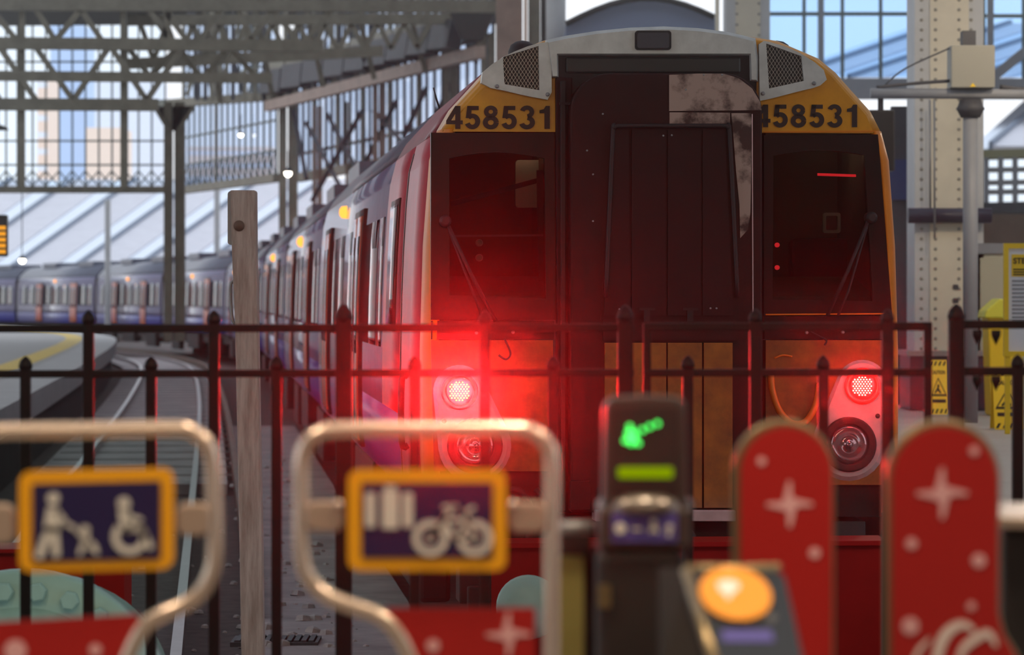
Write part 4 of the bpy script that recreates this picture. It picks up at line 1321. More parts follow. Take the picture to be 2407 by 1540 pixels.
# reader with sloping top
rdx = thing('card_reader', 'ticket gate cabinet with sloping top and round yellow card reader pad', 'card reader', P(1720, HY + 1.3 * FPX / 5.5, 5.5))
RDZ = 5.35
def RP(x, y):  # points of the sloping plate: lower edge nearer than the upper
    return P(x, y, 5.62 - 0.34 * (y - 1330) / 230)
def rplate(parent, name, poly, m, lift=0.0, t=0.006, **kw):
    a = [RP(x, y) + Vector((0, -lift * 0.8, lift * 0.6)) for x, y in poly]
    mb = MB(); mb.loft([a, [p + Vector((0, t * 0.8, -t * 0.6)) for p in a]])
    return obj(name, mb, m, parent, **kw)
top = rplate(rdx, 'sloping_top', [(1612, 1334), (1822, 1334), (1846, 1356), (1892, 1560), (1680, 1560), (1606, 1350)], M['slate'], 0, 0.02, bevel=0.004)
mb = MB(); mb.tube([RP(1612, 1338), RP(1830, 1338)], 0.008, 8); obj('upper_edge', mb, M['brass'], rdx)
mb = MB(); mb.tube([RP(1612, 1342), RP(1682, 1560)], 0.008, 8); obj('side_edge', mb, M['brass'], rdx)
pad = rplate(top, 'reader_pad', [(1728 + 84 * math.cos(R(a)) + 6 * math.sin(R(a)), 1404 + 62 * math.sin(R(a)) + 5 * math.cos(R(a))) for a in range(0, 360, 10)], M['reader'], 0.012, 0.014)
rplate(top, 'reader_symbol', [(1684 + 0, 1382), (1700, 1374), (1722, 1374), (1738, 1384), (1736, 1396), (1722, 1404), (1716, 1416), (1708, 1420), (1704, 1408), (1690, 1400)], M['flake_white'], 0.014, 0.003)
rplate(top, 'blue_label', [(1694, 1484), (1812, 1484), (1820, 1510), (1700, 1510)], M['label_blue'], 0.003, 0.004)
rplate(top, 'indicator_button', [(1812 + 13 * math.cos(R(a)), 1455 + 11 * math.sin(R(a))) for a in range(0, 360, 30)], M['steel_dark'], 0.004, 0.004)
mb = MB()
fl = HY + 1.3 * FPX / 5.5
lo = [RP(1612, 1350), RP(1846, 1350), RP(1890, 1556), RP(1682, 1556)]
mb.loft([[Vector((p.x, p.y + 0.01, 0.9)) for p in lo], [p + Vector((0, 0.016, -0.02)) for p in lo]])
obj('body', mb, M['gate_body'], rdx)
mb = MB(); mb.loft([[P(1548, 1334, 5.8), P(1620, 1334, 5.66), P(1688, 1560, 5.34), P(1560, 1560, 5.5)], [Vector((P(1548, 1334, 5.8).x, 5.8, 0.9)), Vector((P(1620, 1334, 5.66).x, 5.66, 0.9)), Vector((P(1688, 1560, 5.34).x, 5.34, 0.9)), Vector((P(1560, 1560, 5.5).x, 5.5, 0.9))]])
obj('side_wing', mb, M['reader_wing'], rdx)
for x in (1796, 1824):
    mb = MB(); lathe(mb, [(0.009, 0.0), (0.009, 0.006), (0.0, 0.009)], RP(x, 1336), (0, 0, 1), 12); obj('screw', mb, M['brass'], rdx)

# red paddles
def paddle(label, xo0, xo1, top, xr0, xr1, d, flakes, dots, flare=0):
    o = thing('gate_paddle', label, 'ticket gate', P((xo0 + xo1) / 2, HY + 1.3 * FPX / d, d), group='red gate paddles')
    bot = HY + 1.3 * FPX / d - 60
    def outline(x0, x1, y):
        r = (x1 - x0) / 2
        pts = [((x0 + x1) / 2 - r * math.cos(R(a)), y + r * 1.0 - r * 1.0 * math.sin(R(a))) for a in range(0, 181, 9)]
        if flare:
            return [(x0, bot)] + [(x0, 1500)] + pts + [(x1, 1440), (x1 + 12, 1490), (x1 + 42, 1540), (x1 + 60, 1600), (x1 + 60, bot)]
        return [(x0, bot)] + [(x0, 1500)] + pts + [(x1, 1440), (x1, bot)]
    mb = MB(); a = [P(x, y, d) for x, y in outline(xo0, xo1, top)]
    mb.loft([a, [p + Vector((0, 0.03, 0)) for p in a]]); obj('edge_frame', mb, M['brass'], o, bevel=0.006)
    mb = MB(); a = [P(x, y, d - 0.004) for x, y in outline(xr0, xr1, top + 18)]
    mb.loft([a, [p + Vector((0, 0.006, 0)) for p in a]]); fc = obj('red_face', mb, M['red'], o)
    for (x, y, r) in flakes:
        flake(fc, x, y, r, d - 0.004)
    for (x, y, r) in dots:
        dot(fc, x, y, r, d - 0.004)
    return fc
paddle('red gate paddle with snowflakes standing behind the card reader', 1722, 1962, 986, 1740, 1956, 6.05, [(1856, 1186, 54)], [(1790, 1084, 10), (1915, 1300, 13)])
fc = paddle('taller red gate paddle with white script at its foot', 2082, 2352, 986, 2096, 2346, 5.75, [(2215, 1160, 60)], [(2290, 1060, 11), (2143, 1278, 13), (2301, 1318, 16), (2283, 1425, 10), (2140, 1472, 20)], 1)
mb = MB()
def stroke(pts, wpx, d):
    p = smooth_path([(x, y, 0) for x, y in pts], 6)
    l, r = [], []
    for i in range(len(p)):
        t = (p[min(i + 1, len(p) - 1)] - p[max(i - 1, 0)]).normalized()
        ww = wpx * (0.35 + 0.65 * math.sin(math.pi * min(max(i / (len(p) - 1), 0.04), 0.96)))
        l.append((p[i].x - t.y * ww / 2, p[i].y + t.x * ww / 2)); r.append((p[i].x + t.y * ww / 2, p[i].y - t.x * ww / 2))
    slab(mb, l + r[::-1], d, 0.001)
stroke([(2290, 1482), (2262, 1468), (2228, 1486), (2208, 1524), (2204, 1570), (2240, 1590)], 24, 5.745)
stroke([(2342, 1520), (2325, 1490), (2296, 1500), (2262, 1530), (2250, 1580)], 20, 5.7448)
stroke([(2186, 1500), (2160, 1530), (2140, 1570)], 10, 5.7446)
obj('script_swirl', mb, M['flake_white'], fc)
# cabinet at the right edge
rc = thing('ticket_gate_cabinet', 'dark gate cabinet with pale metal top right of the taller paddle', 'ticket gate', P(2420, HY + 1.3 * FPX / 6.0, 6.0))
mb = MB(); slab(mb, [(2356, 1240), (2520, 1240), (2520, 1980), (2356, 1980)], 6.0, 0.35); obj('body', mb, M['gate_dark'], rc, bevel=0.008)
mb = MB(); slab(mb, rrect(2350, 1214, 2524, 1242, 8), 5.97, 0.4); obj('metal_top', mb, M['chrome'], rc, bevel=0.004)

# ------------------------------------------------------------------ right platform: columns, gantry, signs
def column(x0, x1, ytop, d, label, zb=0.9, m='cream', n_rows=60, cols=(0.14, 0.30, 0.66, 0.86), pitch=0.115):
    a, b = P(x0, ytop, d), P(x1, ytop, d)
    o = thing('column', label, 'column', ((a.x + b.x) / 2, d, zb), kind='structure')
    wd = b.x - a.x
    mb = MB().box(((a.x + b.x) / 2, d + wd / 2, (zb + 12) / 2), (wd, wd, 12 - zb)); obj('shaft', mb, M['cream_side'], o)
    mb = MB().box((a.x + wd * 0.50, d - 0.012, (zb + 12) / 2), (wd * 0.56, 0.024, 12 - zb)); obj('cover_plate', mb, M[m], o)
    rv = MB()
    z = zb + 0.6
    while z < min(HC + (HY + 30) * d / FPX, 12):
        for c_ in cols:
            lathe(rv, [(0.022, 0.0), (0.02, -0.012), (0.0, -0.018)], (a.x + wd * c_, d - (0.024 if 0.22 < c_ < 0.78 else 0), z), (0, 1, 0), 6, False)
        z += pitch
    obj('rivets', rv, M['rivet'], o, kind='stuff')
    return o, a.x, b.x
o, xa, xb = column(2150, 2312, 0, 40.0, 'broad cream riveted steel column right of the train', cols=(0.10, 0.30, 0.64, 0.82))
mb = MB(); mb.box(((xa + xb) / 2, 40.3, 1.22), (xb - xa + 0.16, 1.05, 0.62)); obj('skirting', mb, M['skirt'], o)
mb = MB(); mb.box(((xa + xb) / 2, 40.3, 1.56), (xb - xa + 0.22, 1.12, 0.06)); obj('skirting_cap', mb, M['galv'], o)
mb = MB(); zc = HC + (HY - 508) * 40 / FPX
mb.tube([(xa - 0.1, 39.8, zc), (xb + 0.06, 39.8, zc)], 0.09, 14); obj('pipe_band', mb, M['skirt'], o)
for y in (675, 707):
    mb = MB(); slab(mb, rrect(2240, y - 6, 2253, y + 6, 3), 39.96, 0.03); obj('socket', mb, M['steel_dark'], o)
for x in (2183, 2191, 2199):
    pass
mb = MB(); mb.tube([P(2186, 235, 39.6), P(2187, 490, 39.6)], 0.012, 6); obj('conduit', mb, M['galv'], o)
mb = MB(); mb.tube([P(2196, 235, 39.6), P(2197, 560, 39.6)], 0.012, 6); obj('conduit', mb, M['galv'], o)
column(1706, 1810, 0, 52.0, 'narrower cream riveted column rising behind the train roof', cols=(0.25, 0.75), pitch=0.16)
o = thing('column', 'wide brown steel pillar rising above the left vent fairing', 'column', P(1216, 100, 62), kind='structure')
mb = MB(); slab(mb, [(1166, -60), (1228, -60), (1228, 160), (1166, 160)], 62, 0.6); obj('shaft', mb, M['steel_rust'], o)
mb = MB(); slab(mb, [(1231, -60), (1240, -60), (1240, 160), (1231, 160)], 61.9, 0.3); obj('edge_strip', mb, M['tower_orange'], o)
mb = MB(); slab(mb, [(1242, -60), (1270, -60), (1270, 160), (1242, 160)], 62, 0.6); obj('side_plate', mb, M['steel'], o)
mb = MB(); mb.tube([P(1306, -60, 61.5), P(1306, 160, 61.5)], 0.18, 14); obj('downpipe', mb, M['cream_side'], o)

gt = thing('gantry', 'grey pole carrying a horizontal pipe and a beige box', 'gantry', P(2281, 980, 36))
mb = MB(); mb.tube([P(2281, 1002, 36), P(2281, 236, 36)], 0.078, 16); obj('pole', mb, M['pole'], gt)
mb = MB(); lathe(mb, [(0.1, -0.09), (0.13, -0.03), (0.15, 0.0), (0.13, 0.03), (0.11, 0.1)], P(2281, 256, 36), (0, 0, 1), 18); obj('collar', mb, M['steel_dark'], gt)
mb = MB(); mb.tube([P(2046, 219, 36), P(2480, 222, 36)], 0.054, 14); obj('cross_pipe', mb, M['pole'], gt)
mb = MB(); slab(mb, [(2236, 106), (2339, 106), (2339, 206), (2236, 206)], 35.85, 0.35); obj('control_box', mb, M['box_grey'], gt, bevel=0.01)
mb = MB(); slab(mb, [(2263, 72), (2294, 72), (2294, 106), (2263, 106)], 35.9, 0.2); obj('cable_gland', mb, M['steel_dark'], gt)
mb = MB(); slab(mb, [(2280, 204), (2294, 204), (2287, 195)], 35.84, 0.01); obj('warning_sticker', mb, M['caution'], gt)
mb = MB(); mb.tube(smooth_path([P(2060, 205, 36), P(2150, 196, 36), P(2236, 190, 36)], 5), 0.02, 6); obj('cable', mb, M['steel_dark'], gt)
mb = MB(); mb.tube(smooth_path([P(2080, 200, 36), P(2130, 160, 36), P(2240, 110, 36)], 5), 0.01, 6); obj('cable', mb, M['steel_dark'], gt)
mb = MB(); mb.tube(smooth_path([P(2350, 204, 36), P(2400, 210, 36), P(2460, 208, 36)], 4), 0.03, 6); obj('cable', mb, M['steel_dark'], gt)

ds = thing('departure_display', 'black platform display hanging at the right of the train', 'display', P(2078, 400, 38))
mb = MB(); slab(mb, [(2040, 258), (2104, 258), (2104, 402), (2040, 402)], 36.1, 0.25); obj('casing', mb, M['black'], ds, bevel=0.02)
mb = MB(); mb.bar(P(2070, 260, 36.15), P(2070, 222, 36.05), 0.06, 0.06); obj('hanger', mb, M['steel_dark'], ds)
mb = MB(); slab(mb, [(2090, 375), (2138, 375), (2138, 470), (2090, 470)], 41.9, 0.1)
bp = tag(obj('blue_panel', mb, mat('dark_blue_panel', srgb(36, 56, 110), 0.5)), 'dark blue panel hanging beyond the black display', 'sign')
pm = thing('post', 'dark narrow post left of the broad cream column', 'post', P(2118, 920, 42))
mb = MB(); slab(mb, [(2096, 250), (2134, 250), (2134, 960), (2096, 960)], 42, 0.15); obj('shaft', mb, M['steel_dark'], pm)
for y, ww in ((262, 14), (300, 22), (336, 16), (372, 26), (440, 24), (470, 30), (530, 20)):
    mb = MB(); slab(mb, rrect(2132, y, 2134 + ww, y + 22, 5), 42, 0.12); obj('bracket', mb, M['black'], pm, bevel=0.01)

def caution(x0, x1, y0, y1, d, label, txt):
    a = P((x0 + x1) / 2, y1, d)
    o = thing('caution_sign', label, 'sign', (a.x, d, 0.9), group='yellow wet floor boards')
    def CP(x, y):  # board leaning back from its foot
        return P(x, y, d) + Vector((0, 0.16 * (y1 - y) / (y1 - y0), 0))
    def plate(name, poly, m, lift, par):
        q = [CP(x, y) + Vector((0, -lift, 0)) for x, y in poly]
        mb = MB(); mb.loft([q, [p + Vector((0, 0.004, 0)) for p in q]]); return obj(name, mb, m, par)
    W_, H_ = x1 - x0, y1 - y0
    b = plate('front_board', rrect(x0, y0, x1, y1, 3), M['caution'], 0, o)
    q = [CP(x, y) for x, y in ((x0, y0), (x1, y0), (x1, y1), (x0, y1))]
    bk = [Vector((p.x, 2 * (d + 0.17) - p.y, p.z)) for p in q]
    mb = MB(); mb.loft([bk, [p + Vector((0, 0.006, 0)) for p in bk]]); obj('back_board', mb, M['caution'], o)
    for r in (0, 1):
        ya = y0 + 3 if r == 0 else y1 - H_ * 0.09 - 2
        for k in range(4):
            xk = x0 + W_ * (0.04 + k * 0.24)
            plate('stripe', [(xk, ya + H_ * 0.08), (xk + W_ * 0.10, ya), (xk + W_ * 0.20, ya), (xk + W_ * 0.10, ya + H_ * 0.08)], M['black_ink'], 0.003, b)
    cx, ty = (x0 + x1) / 2, y0 + H_ * 0.32
    n_ = 3
    def tri(s):
        return [(cx, ty + H_ * 0.17 - s * H_ * 0.17), (cx + s * W_ * 0.45, ty + H_ * 0.17 + s * H_ * 0.17), (cx - s * W_ * 0.45, ty + H_ * 0.17 + s * H_ * 0.17)]
    A_, B_ = [CP(x, y) + Vector((0, -0.004, 0)) for x, y in tri(1.0)], [CP(x, y) + Vector((0, -0.004, 0)) for x, y in tri(0.80)]
    Dv = Vector((0, 0.003, 0))
    mb = MB(); mb.ring(A_, B_, [p + Dv for p in A_], [p + Dv for p in B_]); obj('triangle', mb, M['black_ink'], b)
    plate('slipping_figure', [(cx - W_ * .03, ty + H_ * .12), (cx + W_ * .06, ty + H_ * .14), (cx + W_ * .02, ty + H_ * .2), (cx + W_ * .14, ty + H_ * .27), (cx + W_ * .1, ty + H_ * .3), (cx - W_ * .04, ty + H_ * .24), (cx - W_ * .2, ty + H_ * .3), (cx - W_ * .22, ty + H_ * .27), (cx - W_ * .08, ty + H_ * .2)], M['black_ink'], 0.004, b)
    plate('text_band', [(x0 + W_ * .12, y0 + H_ * .72), (x1 - W_ * .12, y0 + H_ * .72), (x1 - W_ * .12, y0 + H_ * .78), (x0 + W_ * .12, y0 + H_ * .78)], M['black_ink'], 0.003, b)
    letters(txt, x0 + W_ * .12, x1 - W_ * .12, y0 + H_ * .19, y0 + H_ * .26, lambda x, y, fr: CP(x, y) + Vector((0, -0.004 if fr else 0.0, 0)), M['black_ink'], b, local=False)
    return o
caution(2186, 2230, 847, 975, 37.6, 'yellow caution wet floor board at the foot of the broad cream column', 'CAUTION')
caution(2338, 2404, 868, 1010, 34.0, 'nearer yellow caution wet floor board in front of the poster board', 'CAUTION')

pb = thing('poster_board', 'tall yellow framed poster board at the right edge of the photo', 'sign', P(2420, 980, 33))
mb = MB(); slab_ring(mb, quad_ring([(2360, 572), (2520, 572), (2520, 838), (2360, 838)], 1), quad_ring([(2371, 584), (2509, 584), (2509, 826), (2371, 826)], 1), 33, 0.06); obj('yellow_frame', mb, M['caution'], pb)
mb = MB(); slab(mb, [(2370, 583), (2510, 583), (2510, 827), (2370, 827)], 33.02, 0.02); sh = obj('poster', mb, M['paper'], pb)
mb = MB(); slab(mb, [(2378, 598), (2500, 598), (2500, 650), (2378, 650)], 33.014, 0.005); obj('poster_heading', mb, M['caution'], sh)
letters('STE', 2382, 2410, 606, 620, lambda x, y, fr: P(x, y, 33.008 if fr else 33.016), M['black_ink'], sh, local=False)
for k in range(3):
    mb = MB(); slab(mb, [(2382, 632 + k * 6), (2470, 632 + k * 6), (2470, 635 + k * 6), (2382, 635 + k * 6)], 33.01, 0.004); obj('text_line', mb, M['black_ink'], sh)
for k in range(12):
    mb = MB(); slab(mb, [(2379, 658 + k * 9.5), (2495 - (k % 3) * 14, 658 + k * 9.5), (2495 - (k % 3) * 14, 663 + k * 9.5), (2379, 663 + k * 9.5)], 33.016, 0.003); obj('text_line', mb, M['grey_ink'], sh)
for x in (2368, 2512):
    mb = MB(); a, b = P(x, 838, 33.03), P(x, HY + 1.3 * FPX / 33, 33.03); mb.bar(a, b, 0.05, 0.04); obj('leg', mb, M['caution'], pb)
gb = thing('grit_bin', 'yellow lidded bin standing behind the poster board', 'bin', P(2350, 960, 38))
mb = MB(); zz = HY + 1.3 * FPX / 38
a = [P(2330, zz, 38), P(2400, zz, 38), P(2406, 745, 38), P(2322, 745, 38)]
mb.loft([a, [p + Vector((0, 0.5, 0)) for p in a]]); obj('body', mb, M['caution'], gb, bevel=0.02)
mb = MB(); a = [P(2314, 748, 37.95), P(2412, 748, 37.95), P(2410, 732, 37.95), P(2396, 706, 37.95), P(2350, 702, 37.95), P(2318, 730, 37.95)]
mb.loft([a, [p + Vector((0, 0.6, 0)) for p in a]]); obj('lid', mb, mat('lime_yellow_lid', srgb(222, 216, 70), 0.45), gb, bevel=0.02)
cb = thing('equipment_cabinet', 'tall cream equipment cabinet beside the grey pole', 'cabinet', P(2330, 960, 40))
zz = HY + 1.3 * FPX / 40
mb = MB(); slab(mb, [(2296, 596), (2420, 596), (2420, zz), (2296, zz)], 40, 0.5); obj('body', mb, M['cabinet'], cb, bevel=0.01)
mb = MB(); slab(mb, [(2304, 606), (2410, 606), (2410, zz - 30), (2304, zz - 30)], 39.97, 0.03); obj('door', mb, mat('cream_cabinet_door', srgb(188, 182, 158), 0.5), cb, bevel=0.006)
mb = MB(); slab(mb, [(2322, 584), (2346, 584), (2346, 590), (2322, 590)], 39.96, 0.05); obj('vent', mb, M['black'], cb)
mb = MB(); slab(mb, [(2296, 572), (2420, 572), (2420, 596), (2296, 596)], 39.95, 0.55); obj('top', mb, M['pole'], cb)
# small parts behind: low dark barrier beside the train on the platform
mb = MB(); slab(mb, [(2118, 905), (2236, 905), (2236, 965), (2118, 965)], 41.5, 0.1)
tag(obj('low_barrier', mb, M['skirt']), 'low dark barrier behind the caution board at the column foot', 'barrier')

# ------------------------------------------------------------------ windows and roof work
NWIN = [0]
def window_wall(label, A, B, z0, z1, n, rows, bar=0.05, m='mullion', heavy=(), heavy_w=0.15, sill=0.18, panes='pane', bot_lattice=0.0):
    """glazed screen from A to B (plan points), its bars, rails and panes all built"""
    NWIN[0] += 1
    A, B = Vector((A[0], A[1], 0)), Vector((B[0], B[1], 0))
    ang = math.atan2(B.y - A.y, B.x - A.x)
    L = (B - A).length
    o = thing('window_%d' % NWIN[0], label, 'window', (A.x, A.y, z0), ang, kind='structure')
    vb = shared('mullion', MB().box((0, 0, (z1 - z0) / 2), (bar, 0.08, z1 - z0)), M[m])
    hv = shared('mullion', MB().box((0, 0, (z1 - z0) / 2), (heavy_w, 0.12, z1 - z0)), M['steel'])
    for k in range(n + 1):
        inst('mullion', hv if k in heavy else vb, o, (L * k / n, 0, 0), local=True)
    zr = [z0 + (z1 - z0) * r for r in rows]
    for r in zr:
        inst('transom', shared('transom', MB().box((L / 2, 0, 0), (L, 0.07, bar * 1.1)), M[m]), o, (0, 0, r - z0), local=True)
    if sill:
        inst('sill_beam', shared('sill_beam', MB().box((L / 2, 0, 0), (L + 0.2, 0.3, sill)), M['steel']), o, (0, 0, -sill / 2), local=True)
    edges = [z0] + zr + [z1]
    if panes:
        for a, b in zip(edges, edges[1:]):
            pm_ = shared('pane', MB().box((0, 0, (b - a) / 2), (L / n - bar * 0.6, 0.012, (b - a) - bar * 0.6)), M[panes])
            for k in range(n):
                inst('pane', pm_, o, (L * (k + 0.5) / n, 0.0, a - z0), local=True)
    if bot_lattice:
        lat = shared('lattice', (lambda q: (q.bar((0, -0.05, 0), (L / n, -0.05, bot_lattice), 0.04, 0.04), q.bar((0, -0.05, bot_lattice), (L / n, -0.05, 0), 0.04, 0.04), q)[-1])(MB()), M['mullion'])
        for k in range(n):
            inst('lattice', lat, o, (L * k / n, 0, 0), local=True)
    return o
def z_at(y, d):
    return HC + (HY - y) * d / FPX
def x_at(x, d):
    return (x - CX) * d / FPX
# left end screen
D1 = 112.0
window_wall('tall glazed end screen over the platform at left', (x_at(-110, D1), D1), (x_at(388, D1), D1), z_at(438, D1), z_at(20, D1), 16, (0.12, 0.255, 0.62, 0.70), 0.05, heavy=(5, 13), heavy_w=0.17, sill=0.22, bot_lattice=0.5)
# receding screen with lattice, then the long side screen
window_wall('short glazed screen between the two grey columns', (x_at(432, 138), 138), (x_at(650, 124), 124), z_at(438, 138), z_at(60, 138), 16, (0.13, 0.30, 0.62), 0.07, m='mullion', heavy=(0, 6), heavy_w=0.14, sill=0.3, panes='side_pane', bot_lattice=0.8)
window_wall('long side screen of close set upright bars behind the train', (x_at(700, 124), 124), (x_at(1160, 96), 96), z_at(438, 138), z_at(-40, 124), 28, (0.10, 0.42, 0.75), 0.09, m='steel_dark', heavy=(3, 7, 11, 15, 19, 23, 27), heavy_w=0.3, sill=0.3, panes='side_pane')
# right screens
D3 = 72.0
window_wall('blue glazed screen right of the train roof', (x_at(1800, D3), D3), (x_at(2160, D3), D3), z_at(184, D3), z_at(-60, D3), 4, (0.62,), 0.07, m='mullion', heavy=(), sill=0, panes='blue_pane')
o = thing('window_beam', 'blue grey beam under the glazed screen at right', 'beam', (x_at(1980, D3), D3, z_at(205, D3)), kind='structure')
mb = MB(); slab(mb, [(1790, 184), (2430, 184), (2430, 232), (1790, 232)], D3 - 0.1, 0.3); obj('beam', mb, M['pole'], o)
mb = MB(); slab(mb, [(1924, -40), (1937, -40), (1937, 184), (1924, 184)], D3 - 0.15, 0.2); obj('post', mb, M['pole'], o)
window_wall('glazed screen beyond the broad cream column', (x_at(2312, D3), D3), (x_at(2500, D3), D3), z_at(184, D3), z_at(-60, D3), 2, (0.6,), 0.07, m='mullion', sill=0, panes='blue_pane')
o = thing('roof_brace', 'grey diagonal roof brace beyond the beige box', 'beam', (x_at(2360, 60), 60, z_at(180, 60)), kind='structure')
mb = MB(); mb.bar(P(2316, 196, 60), P(2440, 96, 60), 0.14, 0.16); obj('brace', mb, M['pole'], o)
mb = MB(); mb.bar(P(2328, -40, 60), P(2328, 190, 60), 0.1, 0.12); obj('strut', mb, M['pole'], o)

def member(o, x0, y0, x1, y1, d0, d1, wpx, name='brace', m='steel', dep=0.14):
    d = (d0 + d1) / 2
    return obj(name, MB().bar(P(x0, y0, d0), P(x1, y1, d1), dep, wpx * d / FPX, (0, 1, 0)), M[m], o)
# main transverse truss at left
D2 = 86.0
t1 = thing('roof_truss', 'big grey lattice truss crossing the hall at upper left', 'truss', P(300, 102, D2), kind='structure')
member(t1, -60, 10, 1168, 16, D2, D2, 26, 'top_chord', dep=0.3)
member(t1, -60, 101, 760, 108, D2, D2, 20, 'middle_chord', dep=0.3)
member(t1, -60, 178, 640, 184, D2, D2, 15, 'lower_chord', dep=0.25)
member(t1, -60, 245, 372, 247, D2, D2, 24, 'bottom_chord', dep=0.3)
for x in (52, 290):
    member(t1, x, 20, x, 440, D2 + .2, D2 + .2, 12, 'post')
for x0, x1 in ((-80, 0), (85, 172), (255, 172), (0, 85), (262, 345), (428, 345)):
    member(t1, x0, 112, x1, 236, D2, D2, 13)
for x0, x1 in ((85, 130), (190, 130), (190, 240), (350, 400), (400, 385), (385, 440), (520, 470), (640, 590), (560, 590), (640, 700), (780, 720), (-20, 40)):
    member(t1, x0, 22, x1, 96, D2, D2, 11)
for x0, x1 in ((300, 352), (420, 352), (420, 470), (540, 480), (540, 600)):
    member(t1, x0, 110, x1, 180, D2 + 1, D2 + 1, 10)
# second truss deeper
D4 = 97.0
t2 = thing('roof_truss', 'second lattice truss just behind, over the train', 'truss', P(700, 60, D4), kind='structure')
member(t2, 300, 48, 1168, 44, D4, D4, 16, 'top_chord', dep=0.3)
member(t2, 300, 150, 900, 120, D4, D4, 14, 'bottom_chord', dep=0.3)
for k in range(11):
    x = 330 + k * 62
    member(t2, x, 56 - k * 0.3, x + 31, 142 - 3 * k, D4, D4, 10)
    member(t2, x + 62, 56 - k * 0.3, x + 31, 142 - 3 * k, D4, D4, 10)
for k in range(6):
    member(t2, 480 + k * 120, 20, 520 + k * 120, 240 - 18 * k, D4 + 3, D4 + 3, 12, 'hanger')
t5 = thing('roof_truss', 'distant row of upright roof hangers seen between the nearer trusses', 'truss', P(800, 100, 118), kind='structure')
for k in range(27):
    x = 452 + k * 25 + rnd.uniform(-6, 6)
    yb_ = 236 - max(0, x - 640) * 0.26
    dk = 126 - (x - 452) * 0.03
    member(t5, x, -20, x + rnd.choice((-8, 0, 0, 0, 9)), yb_, dk, dk, rnd.choice((7, 9, 11, 13)), 'hanger', rnd.choice(('steel', 'steel_dark', 'steel_dark', 'steel')))
for k in range(9):
    x = 440 + k * 72
    yb_ = 225 - max(0, x - 640) * 0.25
    member(t5, x, 15, x + 62, yb_, 127, 127, 9, 'brace', 'steel_dark')
    member(t5, x + 62, 15, x, yb_, 128, 128, 8, 'brace', 'steel')
t3 = thing('roof_soffit', 'dark roof underside above the left truss', 'roof', P(150, 40, 100), kind='structure')
mb = MB(); a = [P(-60, 20, 90), P(380, 20, 90), P(380, 58, 112), P(-60, 62, 112)]; mb.loft([a, [p + Vector((0, 0, 0.3)) for p in a]]); obj('boarding', mb, M['soffit'], t3)
# longitudinal girder with its dark gutter and brackets
mb = MB(); a = [P(330, -10, 128), P(1200, -10, 128), P(1200, 26, 134), P(330, 40, 134)]; mb.loft([a, [p + Vector((0, 0, 0.3)) for p in a]]); obj('boarding', mb, M['soffit'], t3)
t4 = thing('roof_girder', 'long pinkish girder running forward above the side screen', 'girder', P(870, 190, 109), kind='structure')
member(t4, 360, 246, 648, 226, 130, 121, 18, 'gutter_beam', dep=0.3)
member(t4, 630, 250, 1130, 122, 121, 95, 20, 'lower_chord', 'steel_rust', 0.35)
for k in range(9):
    t0_, t1_ = k / 9, (k + 0.93) / 9
    f = lambda t: (622 + (1075 - 622) * t, 197 - (197 - 76) * t, 121 - 25 * t)
    (xa_, ya_, da_), (xb_, yb_, db_) = f(t0_), f(t1_)
    member(t4, xa_, ya_ - 2, xb_, yb_ + 4, da_, db_, 26 + k, 'gutter_piece', 'steel_dark', 0.8)
    member(t4, xa_, ya_ - 18, xb_, yb_ - 12, da_, db_, 7, 'gutter_edge', 'steel', 0.9)
for (x, y, s, d) in ((668, 216, 30, 120), (880, 150, 34, 107), (1110, 62, 52, 95)):
    mb = MB(); a = [P(x - s, y - s * .6, d), P(x + s, y - s * .6, d), P(x + s * .45, y + s * .6, d), P(x - s * .45, y + s * .6, d)]
    mb.loft([a, [p + Vector((0, 0.8, 0)) for p in a]]); obj('bracket', mb, M['soffit'], t4)
for (xa_, ya_, xb_, yb_) in ((850, 262, 735, 470), (720, 290, 800, 440), (930, 240, 860, 380), (880, 262, 960, 350), (1000, 210, 950, 320), (690, 260, 720, 420), (1060, 200, 1010, 300), (770, 270, 850, 420)):
    member(t4, xa_, ya_, xb_, yb_, 122 - (xa_ - 630) * .052, 122 - (xb_ - 630) * .052, 11, 'brace', 'steel_dark')
for k in range(14):
    x = 650 + k * 36
    yb_ = 250 - (x - 630) * 0.256
    member(t4, x, yb_, x + (16 if k % 2 else -10), yb_ - 44, 121 - (x - 630) * .052, 121 - (x - 630) * .052, 8)
# columns of the shed (steel shafts)
def shaft(x0, x1, ytop, d, label, m='steel', cap=None):
    o = thing('column', label, 'column', (x_at((x0 + x1) / 2, d), d, 0.9), kind='structure')
    a, b = x_at(x0, d), x_at(x1, d)
    zt = z_at(ytop, d)
    wd = b - a
    for k, (u, ww, mm) in enumerate(((0.2, 0.4, m), (0.75, 0.5, m))):
        mb = MB().box((a + wd * u, d + 0.1 * k, (0.9 + zt) / 2), (wd * ww, 0.3, zt - 0.9)); obj('shaft', mb, M[mm], o)
    if cap:
        mb = MB(); q = [P(x, y, d - 0.05) for x, y in cap]; mb.loft([q, [p + Vector((0, 0.5, 0)) for p in q]]); obj('capital', mb, M['soffit'], o)
        for (p, r_) in ((cap[0], cap[3]), (cap[1], cap[2])):
            member(o, p[0], p[1], r_[0], r_[1], d - 0.2, d - 0.2, 8, 'bracket_strut', 'steel', 0.1)
    return o
shaft(386, 434, 240, 104, 'grey shed column with dark triangular capital left of the timber post', cap=((362, 250), (456, 250), (418, 306), (396, 306)))
shaft(656, 699, 230, 121, 'pale shed column just right of the timber post')
shaft(735, 757, 250, 119, 'thin shed column right of the pale one', 'steel_rust')
shaft(812, 826, 240, 113, 'thinnest shed column above the red carriage roof')
shaft(876, 906, 190, 108, 'broad pinkish shed column beside the cab roof', 'steel_rust')
shaft(1042, 1076, 110, 99, 'short visible shed column above the left cab corner')
shaft(1130, 1164, 80, 96, 'grey shed column next to the wide brown pillar')
